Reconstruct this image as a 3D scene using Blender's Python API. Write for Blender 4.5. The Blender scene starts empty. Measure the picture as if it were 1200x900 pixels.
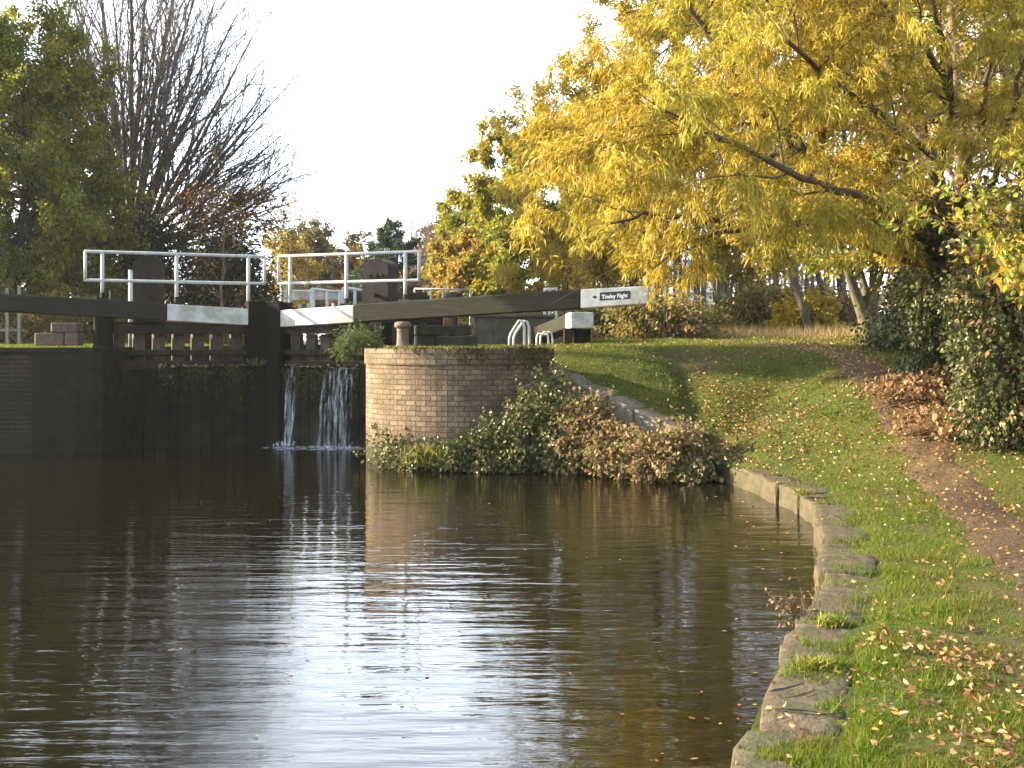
import bpy, bmesh, math, random
import numpy as np
from mathutils import Vector, Matrix
from mathutils.geometry import delaunay_2d_cdt

sc = bpy.context.scene
COL = sc.collection
F = 1400.0          # focal length in pixels of the 1200 px wide picture
EYE = 1.85
HOR = 400.0

# ------------------------------------------------------------------ helpers
def P(px, py, Y):
    return np.array([(px-600.0)/F*Y, Y, EYE-(py-HOR)/F*Y])

def PX(px, Y):
    return (px-600.0)/F*Y

def sstep(t):
    t = np.clip(t, 0, 1)
    return t*t*(3-2*t)

BANK = np.array([(-3.4,-8),(-0.75,-0.4),(0.35,3.0),(1.0,5.0),(1.46,6.4),(1.97,7.7),(2.5,9.6),(3.08,12.2),(2.98,14.3),(2.66,16.3)], float)

def seg_dist(X, Y, line):
    X = np.asarray(X, float); Y = np.asarray(Y, float)
    best = np.full(X.shape, 1e9)
    for a, b in zip(line[:-1], line[1:]):
        d = b-a; L2 = (d*d).sum()
        t = np.clip(((X-a[0])*d[0]+(Y-a[1])*d[1])/L2, 0, 1)
        best = np.minimum(best, np.hypot(X-a[0]-t*d[0], Y-a[1]-t*d[1]))
    return best

def terr(X, Y, lower=True):
    X = np.asarray(X, float); Y = np.asarray(Y, float)
    sx = np.clip((X+.5)/3.1, 0, 1); tx = np.clip((X-2.6)/2.9, 0, 1)
    st = 12.5+3.1*sx-5.6*tx
    en = 16.7+3.1*sx+.7*tx
    z = .285+1.445*sstep((Y-st)/(en-st))
    z = z+.032*np.clip(Y-21, 0, 18)*np.clip((X-.5)/3, 0, 1)
    z = z+.12*np.clip((X-6.2)/4, 0, 6)
    z = z+.012*np.sin(X*2.1+Y*1.3)+.010*np.sin(X*3.7-Y*2.9)+.006*np.sin(X*9+1)*np.sin(Y*8)
    z = np.where((X < -13.5) & (Y < 19.6), 1.72, z)
    dw = np.array([1.76, -1.49]); t_ = np.clip(((X-.66)*dw[0]+(Y-17.74)*dw[1])/(dw@dw), -.25, 1.1)
    sd_ = ((X-.66)*1.49+(Y-17.74)*1.76)/2.306       # distance behind the wing wall face
    dd_ = np.hypot(X-.66-t_*dw[0], Y-17.74-t_*dw[1])
    z = np.minimum(z, 1.37-.80*t_+np.clip(dd_-.46, 0, 9)*.40)
    if lower:
        z = z-.075*(1-sstep((seg_dist(X, Y, BANK)-.30)/.16))
    return z

def hit(px, py):
    for Y in np.arange(4, 60, .05):
        p = P(px, py, Y)
        if p[2] <= terr(p[0], p[1], False):
            return p
    return P(px, py, 60)

PATHL = np.array([(2.0,-3),(2.6,2),(3.15,5.2),(3.72,8.3),(4.42,11.6),(4.88,14.2),(5.15,16.8),(5.25,19.0),(5.1,21.2),(4.55,24.0),(3.4,27.5),(1.6,31.5)], float)
def path_half(Y):
    return np.interp(Y, [0, 8, 12, 17, 22, 31], [.46, .44, .31, .31, .25, .15])

# ------------------------------------------------------------------ object helpers
def mk_mesh(name, verts, faces, mat=None, smooth=False, uv=None):
    """verts Nx3 array, faces MxK array (K = 3 or 4) or list of lists"""
    me = bpy.data.meshes.new(name)
    v = np.asarray(verts, np.float32)
    if isinstance(faces, np.ndarray):
        k = faces.shape[1]; m = len(faces)
        me.vertices.add(len(v)); me.vertices.foreach_set('co', v.ravel())
        me.loops.add(m*k); me.loops.foreach_set('vertex_index', faces.astype(np.int32).ravel())
        me.polygons.add(m)
        me.polygons.foreach_set('loop_start', np.arange(0, m*k, k, dtype=np.int32))
        me.polygons.foreach_set('loop_total', np.full(m, k, np.int32))
        me.update(calc_edges=True)
    else:
        me.from_pydata([tuple(float(c) for c in p) for p in v], [], faces)
        me.update()
    me.polygons.foreach_set('use_smooth', np.full(len(me.polygons), bool(smooth)))
    if mat is not None:
        me.materials.append(mat)
    return me

def put(name, me, parent=None, loc=None):
    o = bpy.data.objects.new(name, me); COL.objects.link(o)
    if parent is not None:
        o.parent = parent
    elif loc is not None:
        o.location = loc
    return o

def tag(o, label=None, cat=None, group=None, kind=None):
    if label: o['label'] = label
    if cat: o['category'] = cat
    if group: o['group'] = group
    if kind: o['kind'] = kind
    return o

def root_offset(o):
    """world position of a root or part (only translations are used)"""
    p = np.zeros(3)
    while o is not None:
        p += np.array(o.location); o = o.parent
    return p

def thing(name, loc, label, cat, group=None):
    o = bpy.data.objects.new(name, None); COL.objects.link(o)
    o.location = tuple(float(c) for c in loc); o.empty_display_size = .2
    return tag(o, label, cat, group)

def part(name, verts, faces, mat, parent, smooth=False):
    v = np.asarray(verts, float)-root_offset(parent)
    return put(name, mk_mesh(name, v, faces, mat, smooth), parent)

def solo(name, verts, faces, mat, loc, label, cat, group=None, smooth=False):
    v = np.asarray(verts, float)-np.asarray(loc, float)
    o = put(name, mk_mesh(name, v, faces, mat, smooth), None, tuple(float(c) for c in loc))
    return tag(o, label, cat, group)

class MB:
    """collects boxes, prisms and tubes in world space"""
    def __init__(s): s.v = []; s.f = []; s.n = 0
    def add(s, v, f):
        v = np.asarray(v, float); s.v.append(v)
        s.f += [[i+s.n for i in q] for q in f]; s.n += len(v)
    def hexa(s, c):           # 8 corners: bottom 4 (ccw from above), top 4
        s.add(c, [[3,2,1,0],[4,5,6,7],[0,1,5,4],[1,2,6,5],[2,3,7,6],[3,0,4,7]])
    def box(s, x0, x1, y0, y1, z0, z1):
        s.hexa([(x0,y0,z0),(x1,y0,z0),(x1,y1,z0),(x0,y1,z0),(x0,y0,z1),(x1,y0,z1),(x1,y1,z1),(x0,y1,z1)])
    def bar(s, A, B, za, zb, back, w, off=0.0):
        """plank from plan point A to B with (z0,z1) at each end, depth w along back"""
        A = np.array(A[:2], float)+np.array(back)*off; B = np.array(B[:2], float)+np.array(back)*off
        bk = np.array(back)*w
        q = [(*A, za[0]), (*B, zb[0]), (*(B+bk), zb[0]), (*(A+bk), za[0]), (*A, za[1]), (*B, zb[1]), (*(B+bk), zb[1]), (*(A+bk), za[1])]
        # keep ccw
        ab = B-A
        if ab[0]*bk[1]-ab[1]*bk[0] < 0:
            q = [q[1], q[0], q[3], q[2], q[5], q[4], q[7], q[6]]
        s.hexa(q)
    def tube(s, pts, rad, k=8, cap=True):
        v, f = tube_arrays(np.asarray(pts, float), rad, k)
        fl = f.tolist()
        if cap:
            fl.append(list(range(k))[::-1]); n = len(v); fl.append(list(range(n-k, n)))
        s.add(v, fl)
    def arrays(s): return np.concatenate(s.v), s.f
    def bevelled(s, b, seg=1):
        v, f = s.arrays()
        bm = bmesh.new()
        vs = [bm.verts.new(p) for p in v]
        for q in f: bm.faces.new([vs[i] for i in q])
        bmesh.ops.bevel(bm, geom=bm.edges[:], offset=b, segments=seg, profile=.6, affect='EDGES', clamp_overlap=True)
        bm.verts.index_update()
        vv = np.array([p.co[:] for p in bm.verts]); ff = [[p.index for p in q.verts] for q in bm.faces]
        bm.free()
        return vv, ff
    def part(s, name, mat, parent, bevel=0, smooth=False):
        v, f = s.bevelled(bevel) if bevel else s.arrays()
        return part(name, v, f, mat, parent, smooth)
    def solo(s, name, mat, loc, label, cat, group=None, bevel=0, smooth=False):
        v, f = s.bevelled(bevel) if bevel else s.arrays()
        return solo(name, v, f, mat, loc, label, cat, group, smooth)

def tube_arrays(pts, rad, k=6):
    n = len(pts)
    r = np.broadcast_to(np.asarray(rad, float), (n,))
    t = np.gradient(pts, axis=0)
    t /= np.linalg.norm(t, axis=1, keepdims=True)+1e-9
    ref = np.eye(3)[int(np.argmin(np.abs(t).max(0)))]
    a = np.cross(t, ref); a /= np.linalg.norm(a, axis=1, keepdims=True)+1e-9
    b = np.cross(t, a)
    th = np.arange(k)*2*math.pi/k
    ring = a[:, None, :]*np.cos(th)[None, :, None]+b[:, None, :]*np.sin(th)[None, :, None]
    v = pts[:, None, :]+ring*r[:, None, None]
    i = np.arange(n-1)[:, None]*k; j = np.arange(k)[None, :]; j2 = (j+1) % k
    f = np.stack([i+j, i+j2, i+k+j2, i+k+j], -1).reshape(-1, 4)
    return v.reshape(-1, 3), f

class Tubes:
    def __init__(s): s.v = []; s.f = []; s.n = 0
    def add(s, pts, rad, k=5):
        v, f = tube_arrays(np.asarray(pts, float), rad, k)
        s.v.append(v); s.f.append(f+s.n); s.n += len(v)
    def part(s, name, mat, parent, smooth=True):
        return part(name, np.concatenate(s.v), np.concatenate(s.f), mat, parent, smooth)
    def arrays(s): return np.concatenate(s.v), np.concatenate(s.f)

def unit(a):
    return a/(np.linalg.norm(a, axis=-1, keepdims=True)+1e-9)

def grow(rng, p0, d0, L, r0, r1, n, wig, up):
    pts = [np.array(p0, float)]; d = unit(np.array(d0, float))
    for i in range(n):
        d = unit(d+rng.normal(0, wig, 3)+np.array([0, 0, up]))
        pts.append(pts[-1]+d*(L/n))
    return np.array(pts), np.linspace(r0, r1, n+1)

def along(pts, f):
    x = f*(len(pts)-1); i = min(int(x), len(pts)-2); t = x-i
    return pts[i]*(1-t)+pts[i+1]*t, unit(pts[i+1]-pts[i]), i

def ramify(rng, stem, rad, levels, tubes, twigs, li=0, bias=None, env=None):
    """levels: dicts n, f0, f1, len, ang, wig, up, seg, k, taper"""
    if li >= len(levels):
        twigs.append(stem); return
    lv = levels[li]
    L = np.linalg.norm(np.diff(stem, axis=0), axis=1).sum()
    n = lv['n'] if isinstance(lv['n'], int) else max(1, int(round(L*lv['n'])))
    for c in range(n):
        f = lv['f0']+(lv['f1']-lv['f0'])*((c+rng.random())/n)
        p, t, i = along(stem, f)
        q = unit(np.cross(t, rng.normal(0, 1, 3)))
        if bias is not None and li == 0:
            q = unit(q+bias)
        a = math.radians(lv['ang']*(.65+.7*rng.random()))
        d = t*math.cos(a)+q*math.sin(a)
        l = (lv['abs'] if 'abs' in lv else L*lv['len']*(1-.55*f))*(.65+.6*rng.random())
        rm = lv.get('rmin', .0022); r0 = max(rm, rad[min(i, len(rad)-1)]*lv.get('taper', .55))
        pts, rr = grow(rng, p, d, l, r0, max(rm*.8, r0*.25), lv['seg'], lv['wig'], lv['up'])
        if env is not None and li >= 1 and not env(pts):
            continue
        tubes.add(pts, rr, lv['k'])
        if lv.get('tw'):
            twigs.append(pts)
        ramify(rng, pts, rr, levels, tubes, twigs, li+1, None, env)

def segs_of(twigs, fmin=0.0):
    a = []; b = []
    for t in twigs:
        s = int(len(t)*fmin)
        a.append(t[s:-1]); b.append(t[s+1:])
    return np.concatenate(a), np.concatenate(b)

def leaf_arrays(rng, pos, d, L, W, fold=.25, droop=.15, shape='lance'):
    """one folded leaf per row"""
    n = len(pos)
    L = np.asarray(L); W = np.asarray(W)
    d = unit(d); s = unit(np.cross(d, rng.normal(0, 1, (n, 3)))); nn = np.cross(d, s)
    L = L[:, None]; W = W[:, None]
    tip = pos+d*L; tip[:, 2] -= (droop*L)[:, 0]
    if shape == 'lance':
        m = pos+d*L*.42
        l = m+s*W*.5+nn*W*fold; r = m-s*W*.5+nn*W*fold
        v = np.stack([pos, r, tip, l], 1).reshape(-1, 3)
        f = (np.arange(n)*4)[:, None]+np.array([0, 1, 2, 3])[None, :]
        return v, f
    m1 = pos+d*L*.28; m2 = pos+d*L*.68; m2[:, 2] -= (droop*L*.4)[:, 0]
    w1 = .5 if shape == 'oval' else .56
    w2 = .40 if shape == 'oval' else .30
    v = np.stack([pos, m1-s*W*w1+nn*W*fold, m2-s*W*w2+nn*W*fold, tip, m2+s*W*w2+nn*W*fold, m1+s*W*w1+nn*W*fold], 1).reshape(-1, 3)
    b = (np.arange(n)*6)[:, None]
    f = np.concatenate([b+np.array([[0, 1, 2, 3]]), b+np.array([[0, 3, 4, 5]])], 0)
    return v, f

def leaves_on(rng, twigs, n, Lr, Wr, down=.5, out=.8, fmin=.15, jit=.03, fold=.25, droop=.15, shape='lance', clump=0):
    a, b = segs_of(twigs, fmin)
    w = np.linalg.norm(b-a, axis=1); 
    if clump:
        w = w*rng.gamma(clump, 1, len(w))
    idx = rng.choice(len(a), n, p=w/w.sum()); t = rng.random((n, 1))
    pos = a[idx]*(1-t)+b[idx]*t+rng.normal(0, jit, (n, 3))
    d = unit(b[idx]-a[idx])+rng.normal(0, out, (n, 3)); d[:, 2] -= down
    k = .6+.8*rng.random(n)
    return leaf_arrays(rng, pos, d, Lr*k, Wr*k*(.8+.4*rng.random(n)), fold, droop, shape)

# ------------------------------------------------------------------ materials
def new_mat(name):
    m = bpy.data.materials.new(name); m.use_nodes = True
    nt = m.node_tree; nt.nodes.clear()
    return m, nt, nt.nodes, nt.links

def ramp(ns, stops, interp='LINEAR'):
    r = ns.new('ShaderNodeValToRGB'); e = r.color_ramp.elements
    r.color_ramp.interpolation = interp
    while len(e) < len(stops): e.new(.5)
    for q, (p, c) in zip(e, stops):
        q.position = p; q.color = (*c, 1)
    return r

def noise(ns, ln, scale, detail=4, rough=.55, coord='Object', vscale=None, dist=0.0):
    tc = ns.new('ShaderNodeTexCoord'); n = ns.new('ShaderNodeTexNoise')
    n.inputs['Scale'].default_value = scale; n.inputs['Detail'].default_value = detail
    n.inputs['Roughness'].default_value = rough; n.inputs['Distortion'].default_value = dist
    if vscale:
        mp = ns.new('ShaderNodeMapping'); mp.inputs['Scale'].default_value = vscale
        ln.new(tc.outputs[coord], mp.inputs[0]); ln.new(mp.outputs[0], n.inputs['Vector'])
    else:
        ln.new(tc.outputs[coord], n.inputs['Vector'])
    return n

def mixc(ns, ln, fac, a, b, mode='MIX'):
    m = ns.new('ShaderNodeMix'); m.data_type = 'RGBA'; m.blend_type = mode
    for s, v in ((0, fac), (6, a), (7, b)):
        if isinstance(v, (int, float)): m.inputs[s].default_value = v
        elif isinstance(v, tuple): m.inputs[s].default_value = (*v, 1)
        else: ln.new(v, m.inputs[s])
    return m.outputs[2]

def surf(name, stops, scale=6, detail=5, rough=.8, bump=.3, bscale=None, vscale=None, spec=.3, stops2=None, scale2=1.2, dist=.02):
    m, nt, ns, ln = new_mat(name)
    out = ns.new('ShaderNodeOutputMaterial'); bs = ns.new('ShaderNodeBsdfPrincipled')
    n = noise(ns, ln, scale, detail, .6, vscale=vscale)
    r = ramp(ns, stops); ln.new(n.outputs['Fac'], r.inputs[0])
    c = r.outputs[0]
    if stops2:
        n2 = noise(ns, ln, scale2, 4, .6); r2 = ramp(ns, [(0.42, (0, 0, 0)), (.62, (1, 1, 1))]); ln.new(n2.outputs['Fac'], r2.inputs[0])
        c = mixc(ns, ln, r2.outputs[0], c, stops2)
    ln.new(c, bs.inputs['Base Color'])
    bs.inputs['Roughness'].default_value = rough; bs.inputs['Specular IOR Level'].default_value = spec
    if bump:
        nb = noise(ns, ln, bscale or scale*3, 5, .65, vscale=vscale); b = ns.new('ShaderNodeBump')
        b.inputs['Strength'].default_value = bump; b.inputs['Distance'].default_value = dist
        ln.new(nb.outputs['Fac'], b.inputs['Height']); ln.new(b.outputs[0], bs.inputs['Normal'])
    ln.new(bs.outputs[0], out.inputs[0])
    return m

def leaf_mat(name, stops, trans=.45, rough=.55, spec=.3, patch=None, pscale=.5):
    """colour varies leaf by leaf, and in patches of the plant"""
    m, nt, ns, ln = new_mat(name)
    out = ns.new('ShaderNodeOutputMaterial'); bs = ns.new('ShaderNodeBsdfPrincipled')
    g = ns.new('ShaderNodeNewGeometry'); r = ramp(ns, stops)
    ln.new(g.outputs['Random Per Island'], r.inputs[0]); c = r.outputs[0]
    if patch:
        n = noise(ns, ln, pscale, 3); r2 = ramp(ns, [(.45, (0, 0, 0)), (.6, (1, 1, 1))]); ln.new(n.outputs['Fac'], r2.inputs[0])
        r3 = ramp(ns, patch); ln.new(g.outputs['Random Per Island'], r3.inputs[0])
        c = mixc(ns, ln, r2.outputs[0], c, r3.outputs[0])
    ln.new(c, bs.inputs['Base Color']); bs.inputs['Roughness'].default_value = rough
    bs.inputs['Specular IOR Level'].default_value = spec
    if trans:
        t = ns.new('ShaderNodeBsdfTranslucent'); ln.new(c, t.inputs[0])
        mx = ns.new('ShaderNodeMixShader'); mx.inputs[0].default_value = trans
        ln.new(bs.outputs[0], mx.inputs[1]); ln.new(t.outputs[0], mx.inputs[2]); ln.new(mx.outputs[0], out.inputs[0])
    else:
        ln.new(bs.outputs[0], out.inputs[0])
    return m

M = {}
M['bark'] = surf('grey_bark', [(.3, (.045, .036, .028)), (.7, (.12, .10, .08))], 9, bump=.6, vscale=(2, 2, .5))
M['darkbark'] = surf('dark_bark', [(.3, (.028, .022, .018)), (.7, (.075, .06, .048))], 9, bump=.6, vscale=(2, 2, .5))
M['hazybark'] = surf('haze_grey_bark', [(.3, (.075, .064, .054)), (.7, (.15, .13, .11))], 9, bump=.4)  # lighter bark, haze over the bare tree put into its colour
M['willowbark'] = surf('brown_willow_bark', [(.3, (.055, .038, .024)), (.7, (.13, .095, .06))], 9, bump=.6, vscale=(2, 2, .5))
M['twigbark'] = surf('brown_twig', [(.3, (.09, .055, .032)), (.7, (.19, .12, .07))], 9, bump=.2)
M['moss'] = surf('mossy_bark', [(.3, (.07, .075, .02)), (.7, (.17, .15, .05))], 7, bump=.6, stops2=(.09, .07, .05), scale2=3)
M['birch'] = surf('pale_stem_bark', [(.3, (.14, .11, .085)), (.7, (.27, .22, .18))], 6, bump=.3, vscale=(1, 1, .5), stops2=(.09, .065, .05), scale2=1.4)
M['blackwood'] = surf('shade_black_timber', [(.3, (.006, .0055, .005)), (.7, (.015, .013, .011))], 5, bump=.5, vscale=(1, 1, 4), rough=.75, stops2=(.010, .010, .006), scale2=1.5, spec=.06)  # near-black posts, shade on the gates is put into the colour
M['wetwood'] = surf('wet_black_timber', [(.3, (.004, .0035, .003)), (.7, (.017, .014, .011))], 5, bump=.8, vscale=(6, 6, .8), rough=.5, stops2=(.022, .021, .011), scale2=2.6, spec=.06)  # wet planks, darkened further to carry the gate's shade
M['beamwood'] = surf('weathered_black_beam', [(.25, (.018, .017, .013)), (.75, (.05, .046, .034))], 4, bump=.5, vscale=(.6, .6, 7), rough=.85, stops2=(.03, .03, .02), scale2=2.2, spec=.06)
M['framewood'] = surf('brown_gate_timber', [(.3, (.022, .017, .012)), (.7, (.06, .044, .03))], 6, bump=.5, vscale=(4, 4, .8), stops2=(.02, .02, .012), scale2=3, spec=.06)  # brown timber with the gate's shade darkened into it
M['boardwood'] = surf('weathered_boards', [(.3, (.06, .043, .028)), (.7, (.14, .10, .065))], 6, bump=.5, vscale=(4, 4, .8), stops2=(.05, .045, .03), scale2=3)
M['white'] = surf('flaking_white_paint', [(.3, (.46, .45, .42)), (.6, (.62, .61, .58))], 5, 7, bump=.25, rough=.6, stops2=(.34, .34, .27), scale2=3)
M['railwhite'] = surf('white_rail_paint', [(.3, (.36, .36, .35)), (.7, (.52, .52, .50))], 9, bump=.1, rough=.4)
M['greypipe'] = surf('galvanised_pipe', [(.3, (.38, .38, .37)), (.7, (.55, .55, .53))], 9, bump=.1, rough=.45)
M['iron'] = surf('black_iron', [(.3, (.008, .0075, .007)), (.7, (.03, .026, .021))], 8, bump=.25, rough=.6, spec=.15)
M['stone'] = surf('worn_sandstone', [(.3, (.042, .030, .018)), (.5, (.085, .063, .038)), (.75, (.16, .122, .077))], 5, 7, bump=.9, bscale=14, stops2=(.05, .05, .02), scale2=3.4, dist=.03)
M['concrete'] = surf('stained_concrete', [(.3, (.115, .10, .078)), (.7, (.235, .205, .165))], 5, bump=.6, bscale=18, stops2=(.075, .075, .035), scale2=1.6)
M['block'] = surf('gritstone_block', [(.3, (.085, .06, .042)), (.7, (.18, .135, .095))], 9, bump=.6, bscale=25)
M['pier'] = surf('shaded_render', [(.3, (.010, .009, .007)), (.7, (.030, .026, .020))], 4, bump=.6, bscale=12, stops2=(.018, .02, .009), scale2=1.2, spec=.06)  # render colour carries the shade on the left pier
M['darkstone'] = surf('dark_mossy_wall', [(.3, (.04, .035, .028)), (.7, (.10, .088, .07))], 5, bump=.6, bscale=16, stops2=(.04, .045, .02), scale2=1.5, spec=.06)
M['fencewood'] = surf('grey_paling', [(.3, (.13, .12, .10)), (.7, (.25, .23, .20))], 9, bump=.3)
M['black'] = surf('black_enamel', [(.3, (.012, .012, .012)), (.7, (.02, .02, .02))], 4, bump=0, rough=.3)
M['letter'] = surf('white_lettering', [(.3, (.8, .8, .76)), (.7, (.85, .85, .82))], 4, bump=0)
M['housewall'] = surf('pale_render', [(.3, (.66, .66, .66)), (.7, (.78, .78, .78))], 2, bump=.1)
M['houseroof'] = surf('blue_grey_slate', [(.3, (.16, .18, .21)), (.7, (.26, .29, .33))], 5, bump=.3)
M['pane'] = surf('dark_pane', [(.3, (.02, .025, .03)), (.7, (.04, .045, .05))], 3, bump=0, rough=.1)

def brick_mat(name, c1, c2, mortar, bw, bh, stain=None, stain_amt=.6, topdirt=None):
    m, nt, ns, ln = new_mat(name)
    out = ns.new('ShaderNodeOutputMaterial'); bs = ns.new('ShaderNodeBsdfPrincipled')
    uv = ns.new('ShaderNodeUVMap'); uv.uv_map = 'UVMap'
    nz = ns.new('ShaderNodeTexNoise'); nz.inputs['Scale'].default_value = 7; nz.inputs['Detail'].default_value = 3
    ln.new(uv.outputs[0], nz.inputs['Vector'])
    # wobble the courses a little
    sub = ns.new('ShaderNodeVectorMath'); sub.operation = 'MULTIPLY_ADD'
    ln.new(nz.outputs['Color'], sub.inputs[0]); sub.inputs[1].default_value = (.016, .012, 0); ln.new(uv.outputs[0], sub.inputs[2])
    b = ns.new('ShaderNodeTexBrick'); ln.new(sub.outputs[0], b.inputs['Vector'])
    b.inputs['Scale'].default_value = 1; b.inputs['Brick Width'].default_value = bw; b.inputs['Row Height'].default_value = bh
    b.inputs['Mortar Size'].default_value = .008; b.inputs['Mortar Smooth'].default_value = .35; b.inputs['Bias'].default_value = .1
    b.inputs['Color1'].default_value = (*c1, 1); b.inputs['Color2'].default_value = (*c2, 1); b.inputs['Mortar'].default_value = (*mortar, 1)
    c = b.outputs['Color']
    n2 = noise(ns, ln, 1.7, 6, .65, 'UV'); r2 = ramp(ns, [(.36, (0, 0, 0)), (.60, (1, 1, 1))]); ln.new(n2.outputs['Fac'], r2.inputs[0])
    mt = ns.new('ShaderNodeMath'); mt.operation = 'MULTIPLY'; ln.new(r2.outputs[0], mt.inputs[0]); mt.inputs[1].default_value = stain_amt
    c = mixc(ns, ln, mt.outputs[0], c, stain or (.05, .05, .03))
    n3 = noise(ns, ln, 30, 4, .6, 'UV'); r3 = ramp(ns, [(.3, (.6, .6, .6)), (.7, (1.25, 1.2, 1.15))]); ln.new(n3.outputs['Fac'], r3.inputs[0])
    c = mixc(ns, ln, 1.0, c, r3.outputs[0], 'MULTIPLY')
    # tide mark of wet algae just over the water
    if topdirt:
        sp = ns.new('ShaderNodeSeparateXYZ'); ln.new(uv.outputs[0], sp.inputs[0])
        ad = ns.new('ShaderNodeMath'); ad.operation = 'MULTIPLY_ADD'; ln.new(n2.outputs['Fac'], ad.inputs[0]); ad.inputs[1].default_value = .5; ln.new(sp.outputs[1], ad.inputs[2])
        r4 = ramp(ns, [(.42, (1, 1, 1)), (.62, (0, 0, 0))]); ln.new(ad.outputs[0], r4.inputs[0])
        c = mixc(ns, ln, r4.outputs[0], c, topdirt)
    ln.new(c, bs.inputs['Base Color']); bs.inputs['Roughness'].default_value = .85; bs.inputs['Specular IOR Level'].default_value = .1
    bp = ns.new('ShaderNodeBump'); bp.inputs['Strength'].default_value = .7; bp.inputs['Distance'].default_value = .012
    iv = ns.new('ShaderNodeMath'); iv.operation = 'MULTIPLY_ADD'; ln.new(b.outputs['Fac'], iv.inputs[0]); iv.inputs[1].default_value = -1; 
    h2 = ns.new('ShaderNodeMath'); h2.operation = 'MULTIPLY'; ln.new(n3.outputs['Fac'], h2.inputs[0]); h2.inputs[1].default_value = .9
    ln.new(h2.outputs[0], iv.inputs[2])
    ln.new(iv.outputs[0], bp.inputs['Height']); ln.new(bp.outputs[0], bs.inputs['Normal'])
    ln.new(bs.outputs[0], out.inputs[0])
    return m
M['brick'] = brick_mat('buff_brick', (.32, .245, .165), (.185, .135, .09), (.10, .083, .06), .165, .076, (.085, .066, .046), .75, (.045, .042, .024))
M['darkbrick'] = brick_mat('shaded_brick', (.040, .031, .026), (.024, .019, .016), (.075, .068, .06), .225, .076, (.022, .022, .016), .8, (.03, .028, .018))  # darker brick, the left wall's shade is in these colours

# ground: turf with bare, dry and mossy patches
def ground_mat():
    m, nt, ns, ln = new_mat('turf_ground')
    out = ns.new('ShaderNodeOutputMaterial'); bs = ns.new('ShaderNodeBsdfPrincipled')
    n = noise(ns, ln, 1.1, 6, .62); r = ramp(ns, [(.3, (.036, .050, .008)), (.5, (.066, .085, .011)), (.72, (.105, .11, .018))]); ln.new(n.outputs['Fac'], r.inputs[0])
    n2 = noise(ns, ln, .55, 5, .65); r2 = ramp(ns, [(.52, (0, 0, 0)), (.68, (1, 1, 1))]); ln.new(n2.outputs['Fac'], r2.inputs[0])
    c = mixc(ns, ln, r2.outputs[0], r.outputs[0], (.085, .065, .032))
    n3 = noise(ns, ln, 24, 5, .7); r3 = ramp(ns, [(.3, (.45, .45, .45)), (.7, (1.4, 1.4, 1.4))]); ln.new(n3.outputs['Fac'], r3.inputs[0])
    c = mixc(ns, ln, 1.0, c, r3.outputs[0], 'MULTIPLY')
    ln.new(c, bs.inputs['Base Color']); bs.inputs['Roughness'].default_value = .9; bs.inputs['Specular IOR Level'].default_value = .15
    nb = noise(ns, ln, 30, 6, .7); b = ns.new('ShaderNodeBump'); b.inputs['Strength'].default_value = .9; b.inputs['Distance'].default_value = .05
    ln.new(nb.outputs['Fac'], b.inputs['Height']); ln.new(b.outputs[0], bs.inputs['Normal'])
    ln.new(bs.outputs[0], out.inputs[0]); return m
M['ground'] = ground_mat()
M['path'] = surf('trodden_earth', [(.3, (.046, .030, .014)), (.5, (.082, .055, .026)), (.75, (.135, .096, .05))], 2.2, 7, bump=.9, bscale=16, stops2=(.06, .040, .02), scale2=.9, dist=.04, spec=.2)
M['grass'] = leaf_mat('grass_blades', [(0, (.045, .092, .005)), (.5, (.092, .160, .008)), (.88, (.155, .185, .016)), (1, (.24, .20, .05))], .5, .6, .15, [(0, (.065, .095, .008)), (.6, (.13, .15, .015)), (1, (.22, .165, .05))], .9)
M['drygrass'] = leaf_mat('dry_grass', [(0, (.25, .16, .07)), (.5, (.36, .25, .12)), (1, (.30, .27, .09))], .3, .7, .15)
M['fallen'] = leaf_mat('fallen_leaf', [(0, (.10, .045, .02)), (.3, (.20, .09, .035)), (.6, (.28, .155, .07)), (.78, (.40, .28, .16)), (.90, (.44, .27, .04)), (1, (.24, .10, .03))], .15, .6, .25)
M['willow'] = leaf_mat('yellow_willow_leaf', [(0, (.28, .17, .015)), (.35, (.42, .295, .024)), (.7, (.50, .385, .04)), (.88, (.54, .45, .08)), (.95, (.30, .29, .04)), (1, (.22, .10, .02))], .46, .5, .35, [(0, (.24, .22, .024)), (.5, (.37, .315, .032)), (1, (.50, .39, .04))], .45)
M['gold'] = leaf_mat('golden_leaf', [(0, (.32, .20, .018)), (.5, (.43, .30, .03)), (.85, (.46, .36, .04)), (1, (.22, .19, .03))], .5, .5, .25, [(0, (.22, .23, .025)), (.5, (.36, .31, .03)), (1, (.46, .33, .03))], .25)
M['limegreen'] = leaf_mat('yellow_green_leaf', [(0, (.13, .17, .02)), (.5, (.22, .24, .03)), (.85, (.33, .29, .03)), (1, (.44, .32, .03))], .5, .5, .25, [(0, (.20, .19, .02)), (.6, (.40, .30, .025)), (1, (.48, .30, .02))], .3)
M['poplar'] = leaf_mat('fading_green_leaf', [(0, (.12, .165, .022)), (.5, (.19, .235, .032)), (.8, (.29, .29, .045)), (.95, (.44, .36, .05)), (1, (.5, .36, .04))], .58, .5, .3, [(0, (.13, .14, .022)), (.6, (.25, .22, .03)), (1, (.46, .33, .03))], .35)
M['rust'] = leaf_mat('rust_leaf', [(0, (.24, .095, .02)), (.5, (.36, .17, .025)), (1, (.42, .26, .03))], .45, .55, .25)
M['orange'] = leaf_mat('orange_leaf', [(0, (.30, .19, .035)), (.5, (.37, .26, .045)), (1, (.38, .31, .06))], .5, .55, .25)
M['brownleaf'] = leaf_mat('brown_leaf', [(0, (.13, .075, .04)), (.5, (.23, .14, .07)), (1, (.36, .24, .10))], .35, .6, .25)
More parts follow.
